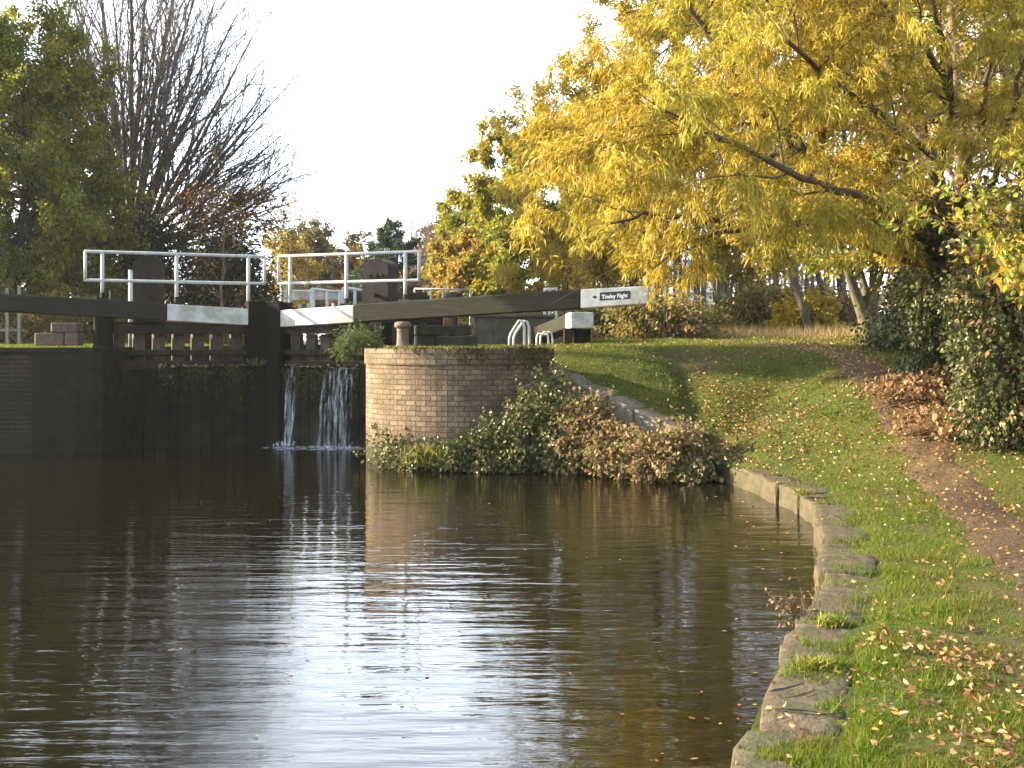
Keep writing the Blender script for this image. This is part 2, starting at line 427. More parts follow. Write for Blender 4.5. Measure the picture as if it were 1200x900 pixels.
M['tan'] = leaf_mat('dry_bramble_leaf', [(0, (.15, .085, .04)), (.35, (.30, .20, .10)), (.65, (.42, .31, .15)), (.8, (.17, .19, .05)), (1, (.09, .13, .03))], .35, .6, .25)
M['ivy'] = leaf_mat('ivy_leaf', [(0, (.030, .046, .012)), (.55, (.055, .08, .02)), (.85, (.095, .12, .035)), (.95, (.17, .16, .05)), (1, (.22, .13, .05))], .2, .42, .4, [(0, (.05, .065, .018)), (.6, (.10, .11, .03)), (1, (.22, .16, .06))], 1.2)
M['ivypale'] = leaf_mat('ivy_mixed_leaf', [(0, (.05, .07, .018)), (.5, (.09, .115, .03)), (.8, (.16, .165, .06)), (.92, (.22, .20, .08)), (1, (.24, .13, .05))], .2, .45, .35, [(0, (.09, .11, .035)), (.5, (.16, .15, .06)), (1, (.34, .25, .11))], .9)
M['scrub'] = leaf_mat('olive_scrub_leaf', [(0, (.12, .12, .03)), (.5, (.20, .18, .045)), (.85, (.32, .24, .06)), (1, (.34, .20, .06))], .45, .55, .25, [(0, (.17, .11, .05)), (.6, (.26, .18, .075)), (1, (.38, .27, .09))], .5)
M['dark'] = leaf_mat('dark_evergreen_leaf', [(0, (.014, .026, .009)), (.6, (.026, .044, .013)), (1, (.05, .07, .02))], .2, .45, .35)
M['pine'] = leaf_mat('pine_needles', [(0, (.03, .055, .022)), (.6, (.05, .085, .032)), (1, (.09, .12, .045))], .15, .5, .3)
M['hazy'] = leaf_mat('far_olive_leaf', [(0, (.09, .085, .035)), (.5, (.15, .13, .05)), (1, (.25, .17, .05))], .45, .6, .2)
M['freshgreen'] = leaf_mat('fresh_green_leaf', [(0, (.05, .085, .018)), (.5, (.085, .125, .025)), (1, (.16, .18, .045))], .4, .5, .3)
M['shrubleaf'] = leaf_mat('turning_shrub_leaf', [(0, (.12, .17, .02)), (.4, (.24, .25, .03)), (.7, (.40, .32, .03)), (.92, (.36, .22, .03)), (1, (.28, .11, .03))], .5, .45, .35)
M['tuft'] = leaf_mat('coarse_grass', [(0, (.10, .14, .015)), (.6, (.22, .23, .03)), (1, (.36, .30, .08))], .35, .6, .2)

M['mossleaf'] = leaf_mat('moss_and_roots', [(0, (.04, .035, .018)), (.5, (.08, .07, .028)), (.8, (.10, .12, .02)), (1, (.17, .13, .06))], .2, .7, .15)
def water_mat(name, deep, ripple=1.0):
    m, nt, ns, ln = new_mat(name)
    out = ns.new('ShaderNodeOutputMaterial'); bs = ns.new('ShaderNodeBsdfPrincipled')
    bs.inputs['Base Color'].default_value = (*deep, 1); bs.inputs['Roughness'].default_value = .015
    bs.inputs['IOR'].default_value = 1.52; bs.inputs['Specular IOR Level'].default_value = .5
    hs = []
    for sc_, vs, amp in ((1.0, (.5, 2.6, 1), .014), (1.0, (1.8, 8.5, 1), .0060), (1.0, (7, 24, 1), .0009)):
        n = noise(ns, ln, sc_, 3, .5, vscale=vs, dist=.4); q = ns.new('ShaderNodeMath'); q.operation = 'MULTIPLY'
        ln.new(n.outputs['Fac'], q.inputs[0]); q.inputs[1].default_value = amp*ripple; hs.append(q.outputs[0])
    a = ns.new('ShaderNodeMath'); ln.new(hs[0], a.inputs[0]); ln.new(hs[1], a.inputs[1])
    b = ns.new('ShaderNodeMath'); ln.new(a.outputs[0], b.inputs[0]); ln.new(hs[2], b.inputs[1])
    bp = ns.new('ShaderNodeBump'); bp.inputs['Strength'].default_value = 1; bp.inputs['Distance'].default_value = 1
    ln.new(b.outputs[0], bp.inputs['Height']); ln.new(bp.outputs[0], bs.inputs['Normal'])
    ln.new(bs.outputs[0], out.inputs[0]); return m
M['water'] = water_mat('canal_water', (.0065, .0055, .0025))

def fall_mat():
    m, nt, ns, ln = new_mat('falling_water')
    out = ns.new('ShaderNodeOutputMaterial'); bs = ns.new('ShaderNodeBsdfPrincipled')
    bs.inputs['Base Color'].default_value = (.75, .80, .86, 1); bs.inputs['Roughness'].default_value = .25
    n = noise(ns, ln, 1, 5, .7, vscale=(16, 16, 1.6)); r = ramp(ns, [(.48, (0, 0, 0)), (.76, (.52, .52, .52))]); ln.new(n.outputs['Fac'], r.inputs[0])
    t = ns.new('ShaderNodeBsdfTransparent'); mx = ns.new('ShaderNodeMixShader')
    ln.new(r.outputs[0], mx.inputs[0]); ln.new(t.outputs[0], mx.inputs[1]); ln.new(bs.outputs[0], mx.inputs[2]); ln.new(mx.outputs[0], out.inputs[0])
    return m
M['fall'] = fall_mat()
def foam_mat():
    m, nt, ns, ln = new_mat('foam')
    out = ns.new('ShaderNodeOutputMaterial'); bs = ns.new('ShaderNodeBsdfPrincipled')
    bs.inputs['Base Color'].default_value = (.7, .73, .76, 1); bs.inputs['Roughness'].default_value = .5
    n = noise(ns, ln, 9, 5, .7); r = ramp(ns, [(.42, (0, 0, 0)), (.66, (.7, .7, .7))]); ln.new(n.outputs['Fac'], r.inputs[0])
    t = ns.new('ShaderNodeBsdfTransparent'); mx = ns.new('ShaderNodeMixShader')
    ln.new(r.outputs[0], mx.inputs[0]); ln.new(t.outputs[0], mx.inputs[1]); ln.new(bs.outputs[0], mx.inputs[2]); ln.new(mx.outputs[0], out.inputs[0])
    return m
M['foam'] = foam_mat()

# ------------------------------------------------------------------ setting: ground, path, water
R0 = np.random.default_rng(11)
ARC_C = np.array([-.72, 18.9]); ARC_R = 1.58
arc = [ARC_C+ARC_R*np.array([math.cos(a), math.sin(a)]) for a in np.radians(np.linspace(268, 182, 15))]
LOCKR = -2.36; LOCKL = -6.75
CANAL = np.vstack([BANK, [(2.52, 16.38), (.80, 17.86), (.55, 17.80), (-.40, 17.38)], np.array(arc), [(LOCKR, 44), (-1.0, 48), (-.5, 66), (3, 92), (-2.5, 92), (-6.0, 66), (-8.2, 48), (LOCKL, 44), (LOCKL, 19.75), (-13.5, 19.75), (-13.5, -8)]])

def inside(X, Y, poly):
    X = np.asarray(X); Y = np.asarray(Y); r = np.zeros(X.shape, bool)
    x1, y1 = poly[-1]
    for x2, y2 in poly:
        c = ((y1 > Y) != (y2 > Y)) & (X < (x2-x1)*(Y-y1)/(y2-y1+1e-12)+x1)
        r ^= c; x1, y1 = x2, y2
    return r

def build_ground():
    outer = [(-500, -60), (500, -60), (500, 700), (-500, 700)]
    # canal outline, subdivided
    can = []
    for a, b in zip(CANAL, np.roll(CANAL, -1, 0)):
        L = np.hypot(*(b-a)); st = .35 if a[1] < 25 else 2
        k = max(1, int(L/st)); 
        for i in range(k): can.append(tuple(a+(b-a)*i/k))
    pts = list(outer)+can
    inn = []
    def jit(x0, x1, y0, y1, s):
        xs, ys = np.meshgrid(np.arange(x0, x1, s), np.arange(y0, y1, s)); g = np.stack([xs.ravel(), ys.ravel()], 1)
        return g+R0.uniform(-.3*s, .3*s, g.shape)
    inn.append(jit(-2.2, 9, 2, 24, .22)); inn.append(jit(-16, 12, -8, 46, .8)); inn.append(jit(-60, 60, -30, 110, 4)); inn.append(jit(-480, 480, -50, 690, 30))
    g = np.concatenate(inn); g = g[~inside(g[:, 0], g[:, 1], CANAL)]
    g = g[seg_dist(g[:, 0], g[:, 1], np.vstack([CANAL, CANAL[:1]])) > .08]
    pts += [tuple(p) for p in g]
    n0 = len(outer); n1 = len(can)
    edges = [(i, (i+1) % n0) for i in range(n0)]+[(n0+i, n0+(i+1) % n1) for i in range(n1)]
    vo, eo, fo, *_ = delaunay_2d_cdt([Vector(p) for p in pts], edges, [], 1, 1e-5)
    v = np.array([p[:] for p in vo])
    f = np.array([q for q in fo if len(q) == 3])
    c = v[f].mean(1)
    f = f[~inside(c[:, 0], c[:, 1], CANAL)]
    z = terr(v[:, 0], v[:, 1])
    me = mk_mesh('ground', np.column_stack([v, z]), f.astype(np.int32), M['ground'], True)
    tag(put('ground', me), kind='structure')
build_ground()

def build_path():
    # dense centre line
    t = np.linspace(0, 1, 180); k = np.linspace(0, 1, len(PATHL))
    # catmull-ish smoothing through numpy interpolation of a fine spline
    def cr(a):
        o = []
        for u in t:
            x = u*(len(a)-1); i = min(int(x), len(a)-2); q = x-i
            p0, p1, p2, p3 = a[max(i-1, 0)], a[i], a[i+1], a[min(i+2, len(a)-1)]
            o.append(.5*((2*p1)+(-p0+p2)*q+(2*p0-5*p1+4*p2-p3)*q*q+(-p0+3*p1-3*p2+p3)*q**3))
        return np.array(o)
    c = cr(PATHL); d = unit(np.gradient(c, axis=0)); nrm = np.column_stack([d[:, 1], -d[:, 0]])
    W = 13; V = []
    for j in range(W):
        s = -1+2*j/(W-1)
        w = path_half(c[:, 1])*1.25+.07*np.sin(c[:, 1]*3.1+s*2)+.05*np.sin(c[:, 1]*7.3+s)
        p = c+nrm*(s*w)[:, None]
        z = terr(p[:, 0], p[:, 1])+.022-.06*abs(s)**3-.02*(1-s*s)*0
        V.append(np.column_stack([p, z]))
    V = np.stack(V, 1).reshape(-1, 3); n = len(c)
    f = [[i*W+j, i*W+j+1, (i+1)*W+j+1, (i+1)*W+j] for i in range(n-1) for j in range(W-1)]
    f = np.array([q[::-1] for q in f], np.int32)
    tag(put('path', mk_mesh('path', V, f, M['path'], True)), kind='structure')
build_path()

def sheet(name, x0, x1, y0, y1, z, mat):
    o = put(name, mk_mesh(name, np.array([(x0, y0, z), (x1, y0, z), (x1, y1, z), (x0, y1, z)]), np.array([[0, 1, 2, 3]], np.int32), mat))
    return tag(o, kind='structure')
sheet('water', -14.5, 4.5, -9, 20.9, 0.0, M['water'])
sheet('upper_water', -8.6, 3.4, 21.75, 93, 1.36, M['water'])

# ------------------------------------------------------------------ brick walls
def strip_wall(name, plan, zt, mat, parent, z0=-.6, thick=.3, side=1, off=0.0):
    """wall that follows a plan polyline; UVs in metres; zt a list of top heights"""
    plan = np.asarray(plan, float); d = unit(np.gradient(plan, axis=0)); nr = np.column_stack([-d[:, 1], d[:, 0]])*side
    fr = plan-nr*off; bk = plan+nr*thick
    s = np.concatenate([[0], np.cumsum(np.hypot(*np.diff(plan, axis=0).T))])
    zt = np.broadcast_to(np.asarray(zt, float), (len(plan),)); z0 = np.broadcast_to(np.asarray(z0, float), (len(plan),))
    rows = 8; n = len(plan)
    off0 = root_offset(parent)
    V = []; U = []
    for k in range(rows+1):
        z = z0+(zt-z0)*k/rows
        V.append(np.column_stack([fr, z])); U.append(np.column_stack([s, z]))
    V.append(np.column_stack([bk, zt])); U.append(np.column_stack([s, zt+thick]))
    V.append(np.column_stack([bk, z0])); U.append(np.column_stack([s, zt+thick+1]))
    R = len(V); Vv = np.concatenate(V)-off0; Uu = np.concatenate(U)
    f = []
    for k in range(R-1):
        for i in range(n-1):
            q = [k*n+i, k*n+i+1, (k+1)*n+i+1, (k+1)*n+i]
            f.append(q if side > 0 else q[::-1])
    # end caps
    f.append([k*n for k in range(R)] if side > 0 else [k*n for k in range(R)][::-1])
    f.append([k*n+n-1 for k in range(R)][::-1] if side > 0 else [k*n+n-1 for k in range(R)])
    me = mk_mesh(name, Vv, f, mat)
    ul = me.uv_layers.new(name='UVMap')
    li = np.zeros(len(me.loops), np.int32); me.loops.foreach_get('vertex_index', li)
    ul.data.foreach_set('uv', Uu[li].astype(np.float32).ravel())
    return put(name, me, parent)

# right wing wall: straight stretch, bull-nose, chamber side
wplan = [(.62, 17.80), (.30, 17.66), (-.02, 17.52), (-.36, 17.38)]+[tuple(p) for p in arc]+[(LOCKR+.02, 19.6), (LOCKR, 20.4), (LOCKR, 21.0)]
wr = thing('lock_wall', (-.72, 18.2, 0), 'round nosed buff brick lock wall beside the waterfall, sunlit on its left half', 'brick wall')
# order the plan from left (inside lock) to right so that +side points into the bank
wpl = wplan[::-1]
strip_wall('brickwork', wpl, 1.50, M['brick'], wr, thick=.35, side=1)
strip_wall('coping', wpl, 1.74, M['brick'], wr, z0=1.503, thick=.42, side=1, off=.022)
def overhang():
    rng = np.random.default_rng(401); pl = np.array(wpl)[4:]; seg = np.hypot(*np.diff(pl, axis=0).T); cum = np.concatenate([[0], np.cumsum(seg)])
    n = 5200; t = cum[-1]*(1-rng.random(n)**1.25*.86); x = np.interp(t, cum, pl[:, 0]); y = np.interp(t, cum, pl[:, 1])
    k = np.clip((x+1.7)/1.6, .05, 1); keep = rng.random(n) < k*(.55+.45*np.sin(x*7)); x, y, k = x[keep], y[keep], k[keep]; n = len(x)
    out_ = unit(np.column_stack([x, y])-np.array([-.72, 18.9])); off = rng.uniform(-.10, .07, n)
    z = 1.765-np.where(off > .02, rng.random(n)**1.3*.30*k, 0); p = np.column_stack([x+out_[:, 0]*off, y+out_[:, 1]*off, z])
    d = np.column_stack([out_*.5, np.full(n, -.5)])+rng.normal(0, .45, (n, 3))
    v, f = leaf_arrays(rng, p, d, rng.uniform(.03, .10, n), rng.uniform(.008, .03, n), .2, .3, 'lance')
    part('overhanging_moss', v, f.astype(np.int32), M['mossleaf'], wr)
overhang()
st = MB(); st.box(LOCKR, LOCKR+.5, 21.0, 46, -.5, 1.70)
st.part('chamber_side', M['darkstone'], wr)

wl = thing('lock_wall', (-9, 20, 0), 'shade-darkened brick wall left of the gates under the long left beam', 'brick wall')
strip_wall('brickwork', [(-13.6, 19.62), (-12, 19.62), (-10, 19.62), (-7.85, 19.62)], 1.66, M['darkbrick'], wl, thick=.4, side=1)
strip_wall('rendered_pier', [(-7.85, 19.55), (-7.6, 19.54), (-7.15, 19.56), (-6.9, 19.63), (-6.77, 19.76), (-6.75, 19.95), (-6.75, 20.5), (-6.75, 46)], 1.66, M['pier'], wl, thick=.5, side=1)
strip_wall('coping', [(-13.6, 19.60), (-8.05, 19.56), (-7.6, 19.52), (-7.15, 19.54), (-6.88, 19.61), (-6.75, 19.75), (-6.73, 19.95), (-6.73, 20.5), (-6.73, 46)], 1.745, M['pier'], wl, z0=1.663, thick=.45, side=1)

# sloping coping and concrete wing wall on the right
ww = thing('wing_wall', (1.5, 17, 0), 'sloping concrete wing wall with worn flat top, above the ivy bank', 'retaining wall')
A = np.array([.66, 17.74]); B = np.array([2.42, 16.25]); bk = unit(np.array([B[1]-A[1], -(B[0]-A[0])]))*-1
w = MB()
K = 5
for i in range(-1, K):
    a = A+(B-A)*i/K; b = A+(B-A)*((i+1)/K-.006)
    za = 1.38-.80*i/K; zb = 1.38-.80*(i+1)/K
    w.bar(a, b, (za-.30, za), (zb-.30, zb), bk, .52)
w.part('coping', M['concrete'], ww, bevel=.02)
w = MB(); w.bar(A-(B-A)*.2, B, (-.5, 1.235), (-.5, .275), bk, .40, .04)
w.part('wall_face', M['concrete'], ww)

# ------------------------------------------------------------------ coping stones along the towpath edge
def stones():
    L = np.concatenate([[0], np.cumsum(np.hypot(*np.diff(BANK, axis=0).T))])
    def at(s):
        return np.array([np.interp(s, L, BANK[:, 0]), np.interp(s, L, BANK[:, 1])])
    s = 8.2; rng = np.random.default_rng(5); i = 0
    words = ['lowest corner at the bottom edge of the picture', 'first whole slab in front of the camera, twigs lying by it', 'slab beside the dead brown weed at the water edge', 'flat slab just past the dead brown weed',
             'long flat slab half way along the straight edge', 'slab with a bare brown top past the middle of the straight edge', 'narrow slab before the bank turns', 'slab just before the bend of the bank',
             'slab at the bend of the bank', 'sunlit rough block just left of the bend', 'sunlit rough block half way from bend to ivy', 'sunlit block next but one to the ivy bank', 'sunlit end block against the ivy bank', 'last block half under the ivy', 'buried block behind the ivy', 'buried end block']
    wi = 0
    while s < L[-1]-.25:
        l = rng.uniform(.85, 1.25) if s < 14 else rng.uniform(.62, .95)
        a = at(s+.012); b = at(min(s+l, L[-1])-.012); d = unit(b-a); nr = np.array([d[1], -d[0]])
        zt = .245+rng.uniform(-.035, .02); wdt = rng.uniform(.33, .43); o = rng.uniform(-.035, .03)
        # subdivided, roughened slab
        nx, ny, nz = 14, 7, 6
        bm = bmesh.new(); bmesh.ops.create_cube(bm, size=1)
        bmesh.ops.bevel(bm, geom=bm.edges[:], offset=.022, segments=1, profile=.5, affect='EDGES')
        bmesh.ops.subdivide_edges(bm, edges=bm.edges[:], cuts=4, use_grid_fill=True)
        bm.verts.index_update()
        v = np.array([q.co[:] for q in bm.verts]); f = [[q.index for q in p.verts] for p in bm.faces]; bm.free()
        ll = np.hypot(*(b-a)); tl = rng.normal(0, .02)
        X = (v[:, 0]+.5)*ll; Yv = (v[:, 1]+.5)*wdt+o; Z = np.where(v[:, 2] > 0, zt+(v[:, 2]-.5)*.36, -.45+(v[:, 2]+.5)*.5)
        ph = rng.uniform(0, 9, 6)
        wob = lambda p, q: np.sin(p*9+ph[0]+q*3)*.5+np.sin(p*21+ph[1]-q*11)*.3+np.sin(q*25+ph[2]+p*13)*.3
        Z = Z+wob(X, Yv)*.014*(v[:, 2] > 0)+tl*(Yv-.2)
        Yv = Yv+wob(X, Z)*.022*(v[:, 1] < -.3)
        pts = a[None, :]+d[None, :]*X[:, None]+nr[None, :]*Yv[:, None]
        loc = np.array([*(a+b)/2, 0.0])
        vis = a[1] > 4.2
        lab = ('sandstone edging stone, '+words[min(wi, len(words)-1)]) if vis else 'sandstone edging stone beside the camera, out of the picture'
        if vis: wi += 1
        solo('coping_stone', np.column_stack([pts, Z]), f, M['stone'], loc, lab, 'coping stone', 'coping stones along the water edge', smooth=True)
        s += l; i += 1
stones()

# ------------------------------------------------------------------ lock gates
def tt(Am, u, px):
    k = (px-600)/F
    return (k*Am[1]-Am[0])/(u[0]-k*u[1])

def lock_gate(side):
    right = side == 'right'
    if right:
        Am = np.array([-4.33, 21.6]); u = np.array([.912, -.41]); bk = np.array([.41, .912])
        zr = ((415, 2.18, 2.485), (680, 2.375, 2.685))
        heel_px = 440
    else:
        Am = np.array([-4.60, 21.6]); u = np.array([-.912, -.41]); bk = np.array([-.41, .912])
        zr = ((305, 2.13, 2.43), (0, 2.345, 2.635))
        heel_px = 122
    at = lambda t: Am+u*t
    T = lambda px: tt(Am, u, px)
    t0, t1 = T(zr[0][0]), T(zr[1][0])
    zb = lambda t: zr[0][1]+(zr[1][1]-zr[0][1])*(t-t0)/(t1-t0)
    zt = lambda t: zr[0][2]+(zr[1][2]-zr[0][2])*(t-t0)/(t1-t0)
    hp = at(T(heel_px))
    lab = 'right hand lock gate with white tipped beam and name plate, water spilling over it' if right else 'left hand lock gate with dark plain beam end, its planks black and dry topped'
    g = thing('lock_gate', (hp[0], hp[1], 0), lab, 'lock gate', 'pair of mitred lock gates')
    # posts
    m = MB(); m.bar(at(-.152), at(.17), (-.5, 2.58), (-.5, 2.56), bk, .36, -.02); m.part('mitre_post', M['blackwood'], g, bevel=.015)
    th = T(heel_px)
    m = MB(); m.bar(at(th-.15), at(th+.15), (-.5, zb(th)-.003), (-.5, zb(th)-.003), bk, .34, .0); m.part('heel_post', M['blackwood'], g, bevel=.03)
    # planking
    m = MB(); rng = np.random.default_rng(3 if right else 4); t = .175
    while t < th-.16:
        w_ = min(rng.uniform(.17, .23), th-.16-t)
        o = rng.uniform(0, .025); zz = 1.385+rng.uniform(-.02, .015)
        m.bar(at(t), at(t+w_-.012), (-.5, zz), (-.5, zz), bk, .10, .05+o); t += w_
    m.part('planking', M['wetwood'], g, bevel=.006)
    for z in (.25, .85):
        m = MB(); m.bar(at(.175), at(th-.16), (z, z+.22), (z, z+.22), bk, .2, .18); m.part('cross_rail', M['wetwood'], g)
    m = MB(); m.bar(at(.175), at(th-.155), (1.40, 1.50), (1.40, 1.50), bk, .10, .13); m.part('lower_rail', M['framewood'], g, bevel=.008)
    m = MB(); m.bar(at(.175), at(th-.155), (1.60, 1.70), (1.60, 1.70), bk, .16, .10); m.part('middle_rail', M['framewood'], g, bevel=.012)
    m = MB(); m.bar(at(.175), at(th-.155), (1.985, 2.13), (1.985, 2.13), bk, .16, .10); m.part('top_rail', M['framewood'], g, bevel=.012)
    # upright boards with gaps between
    ts = np.linspace(.32, th-.28, 7 if not right else 6)
    for q in ts:
        m = MB(); m.bar(at(q-.095), at(q+.095), (1.503, 1.98), (1.503, 1.98), bk, (.30 if not right else .12), .265); m.part('frame_board', M['boardwood'], g, bevel=.008)
    # balance beam
    if right:
        a0, a1, a2, a3 = T(326), T(414), T(680), T(760)
    else:
        a0, a1, a2, a3 = T(305), T(196), 7.4, None
    m = MB(); m.bar(at(a1+.003), at(a2-.003), (zb(a1), zt(a1)+(.012)), (zb(a2), zt(a2)+.006), bk, .31, -.006); bb = m.part('balance_beam', M['beamwood'], g, bevel=.018)
    m = MB(); m.bar(at(a0), at(a1), (zb(a0), zt(a0)), (zb(a1), zt(a1)), bk, .30); m.part('white_section', M['white'], bb, bevel=.012)
    if right:
        m = MB(); m.bar(at(a2), at(a3), (zb(a2)+.003, zt(a2)), (zb(a3)+.01, zt(a3)-.02), bk, .30); m.part('white_section', M['white'], bb, bevel=.014)
        # name plate
        p0, p1 = T(703), T(738.5); c = (p0+p1)/2; zc = (zb(c)+zt(c))/2+.01
        sl = (zb(a3)-zb(a2))/(a3-a2)
        m = MB(); m.bar(at(p0), at(p1), (zc-.066, zc+.058), (zc-.066+sl*(p1-p0), zc+.058+sl*(p1-p0)), -bk, .012, .003)
        pl = m.part('name_plate', M['black'], g, bevel=.004)
        cu = bpy.data.curves.new('lettering', 'FONT'); cu.body = 'Tinsley Flight'; cu.size = .088; cu.extrude = .002; cu.offset = .0022
        cu.align_x = 'CENTER'; cu.align_y = 'CENTER'; cu.materials.append(M['letter'])
        to = bpy.data.objects.new('tmp', cu); COL.objects.link(to)
        bpy.context.view_layer.update()
        me = bpy.data.meshes.new_from_object(to.evaluated_get(bpy.context.evaluated_depsgraph_get())); bpy.data.objects.remove(to); me.name = 'lettering'
        v = np.zeros(len(me.vertices)*3); me.vertices.foreach_get('co', v); v = v.reshape(-1, 3)
        wdt = v[:, 0].max()-v[:, 0].min(); kx = (p1-p0)*.86/wdt
        pc = at(c)-bk*.0165
        wv = np.column_stack([pc[0]+u[0]*v[:, 0]*kx-bk[0]*v[:, 2], pc[1]+u[1]*v[:, 0]*kx-bk[1]*v[:, 2], zc-.004+v[:, 1]+sl*v[:, 0]*kx])-root_offset(pl)
        me.vertices.foreach_set('co', wv.ravel()); me.update(); put('lettering', me, pl)
        # small oval emblem left of the plate
        e = at(T(697)); ze = (zb(T(697))+zt(T(697)))/2+.015; vv = []; th_ = np.linspace(0, 2*math.pi, 17)[:-1]
        for a in th_: vv.append((*(e+u*.035*math.cos(a)-bk*.004), ze+.022*math.sin(a)))
        part('round_emblem', vv, [list(range(16))], M['iron'], g)
    # walkway behind the beam
    wa, wb = (T(330), T(480)) if right else (T(302), T(105))
    m = MB(); m.bar(at(wa), at(wb), (2.14, 2.19), (2.14, 2.19), bk, .26, .34); m.part('walkway', M['framewood'], g, bevel=.006)
    # handrail, standing on the back of the beam
    ob = bk*.22; z1, z2 = 3.40, 2.905
    if right: e0, e1, ps = T(326.5), T(491), (340, 406, 475)
    else: e0, e1, ps = T(310), T(100), (291, 207, 120)
    # correct for the rail lying a little behind the beam face
    def Q(px, z):
        Am2 = Am+ob; t = tt(Am2, u, px); return np.array([*(Am2+u*t), z])
    epx = (326.5, 491) if right else (310, 100)
    r = .029; c0, c1 = Q(epx[0], z1), Q(epx[1], z1); b0, b1 = Q(epx[0], z2), Q(epx[1], z2)
    m = MB()
    uu = np.array([u[0], u[1], 0])*r*.6
    if (c1-c0)@uu < 0: uu = -uu
    m.tube([c0-uu, c0, (c0+c1)/2, c1, c1+uu], [r*.8, r, r, r, r*.8], 8); m.tube([b0-uu, b0, (b0+b1)/2, b1, b1+uu], [r*.8, r, r, r, r*.8], 8)
    m.tube([c0, (c0+b0)/2, b0], r, 8); m.tube([c1, (c1+b1)/2, b1], r, 8)
    m.part('handrail', M['railwhite'], g, smooth=True)
    for px in ps:
        p = Q(px, 0); t = tt(Am+ob, u, px); base = zt(t)+.05
        m = MB(); m.tube([(p[0], p[1], base), (p[0], p[1], 2.9), (p[0], p[1], z1)], .033, 8); po = m.part('handrail_post', M['railwhite'], g, smooth=True)
        m = MB(); m.tube([(p[0], p[1], zt(t)-.02), (p[0], p[1], base+.09)], .045, 8); m.bar(p[:2]-u*.11-bk*.05, p[:2]+u*.11-bk*.05, (zt(t)+.012, zt(t)+.05), (zt(t)+.012, zt(t)+.05), bk, .10); m.part('post_bracket', M['iron'], po)
        for z in (z1, z2):
            pass
    return at, T, u, bk, g
GR = lock_gate('right'); GL = lock_gate('left')
def ledge_leaves():
    for (at, T, u, bk, g), n, p0, p1 in ((GL, 110, 185, 300), (GR, 40, 330, 420)):
        rng = np.random.default_rng(n); t = rng.uniform(T(p0) if T(p0) < T(p1) else T(p1), max(T(p0), T(p1)), n)
        o = rng.uniform(.03, .16, n); p = np.column_stack([at(0)[0]+u[0]*t+bk[0]*o, at(0)[1]+u[1]*t+bk[1]*o, np.full(n, 1.405)+rng.uniform(0, .03, n)])
        d = rng.normal(0, 1, (n, 3)); d[:, 2] *= .3
        v, f = leaf_arrays(rng, p, d, rng.uniform(.04, .08, n), rng.uniform(.025, .05, n), .3, 0, 'oval')
        part('caught_leaves', v, f.astype(np.int32), M['fallen'], g)
        n = 420; t = rng.uniform(min(T(p0), T(p1)), max(T(p0), T(p1)), n); o = rng.uniform(-.02, .06, n); z = 1.38-np.abs(rng.normal(0, .22, n))
        p = np.column_stack([at(0)[0]+u[0]*t+bk[0]*o, at(0)[1]+u[1]*t+bk[1]*o, z]); d = rng.normal(0, .6, (n, 3))-np.array([bk[0], bk[1], .8])
        v, f = leaf_arrays(rng, p, d, rng.uniform(.03, .09, n), rng.uniform(.01, .03, n), .2, .2, 'lance')
        part('hanging_weed', v, f.astype(np.int32), M['mossleaf'], g)['kind'] = 'stuff'
ledge_leaves()

# falling water over the right gate
def waterfall():
    at, T, u, bk, g = GR
    rng = np.random.default_rng(8); V = []; Fc = []; n = 0
    strands = [(rng.uniform(338, 350), rng.uniform(.03, .10)) for _ in range(4)]+[(rng.uniform(386, 420), rng.uniform(.02, .11)) for _ in range(15)]+[(rng.uniform(350, 384), rng.uniform(.015, .04)) for _ in range(3)]
    for px, w in strands:
        t = T(px); p = at(t); reach = rng.uniform(.12, .34); N = 16
        q = np.linspace(0, 1, N); drop = q**1.6
        z = 1.40-1.41*drop; fw = -.02+reach*np.sqrt(drop)
        wob = np.cumsum(rng.normal(0, .008, N))
        hw = w/2*(.5+.7*q)
        for sgn in (-1, 1):
            pass
        L = p[None, :]-bk[None, :]*(fw+.02)[:, None]+u[None, :]*(wob-hw)[:, None]
        R_ = p[None, :]-bk[None, :]*fw[:, None]+u[None, :]*(wob+hw)[:, None]
        V.append(np.column_stack([L, z])); V.append(np.column_stack([R_, z]))
        for i in range(N-1): Fc.append([n+i, n+N+i, n+N+i+1, n+i+1])
        n += 2*N
    for _ in range(130):
        px = rng.uniform(337, 352) if rng.random() < .25 else rng.uniform(382, 424)
        p = at(T(px))-bk*(rng.uniform(.1, .5)); h = abs(rng.normal(0, .05))+.015; a = rng.random()*6.28; w = rng.uniform(.006, .022); d = np.array([math.cos(a), math.sin(a)])*h*.6
        for q, wd, z in ((0, 1., .0), (.5, .8, h), (1., .2, h*.6)):
            V.append(np.array([[*(p+d*q-u*w*wd), z], [*(p+d*q+u*w*wd), z]]))
        Fc += [[n, n+1, n+3, n+2], [n+2, n+3, n+5, n+4]]; n += 6
    V = np.concatenate(V); loc = np.array([*at(T(400)), 0])
    o = solo('waterfall', V, np.array(Fc, np.int32), M['fall'], loc, 'thin white waterfall spilling over the right lock gate', 'waterfall', smooth=True)
    o['kind'] = 'stuff'
    # crest of water running over the top of the planks
    m = MB(); m.bar(at(T(332)), at(T(425)), (1.388, 1.408), (1.388, 1.408), bk, .12, .02)
    m.part('water_crest', M['water'], o)
    vs = []; 
    c = at(T(402))-bk*.35
    ring = [(c[0]+(1.15+.15*math.sin(5*a))*math.cos(a), c[1]+(.42+.05*math.sin(7*a))*math.sin(a), .006) for a in np.linspace(0, 2*math.pi, 33)[:-1]]
    part('foam', ring, [list(range(32))], M['foam'], o)
waterfall()

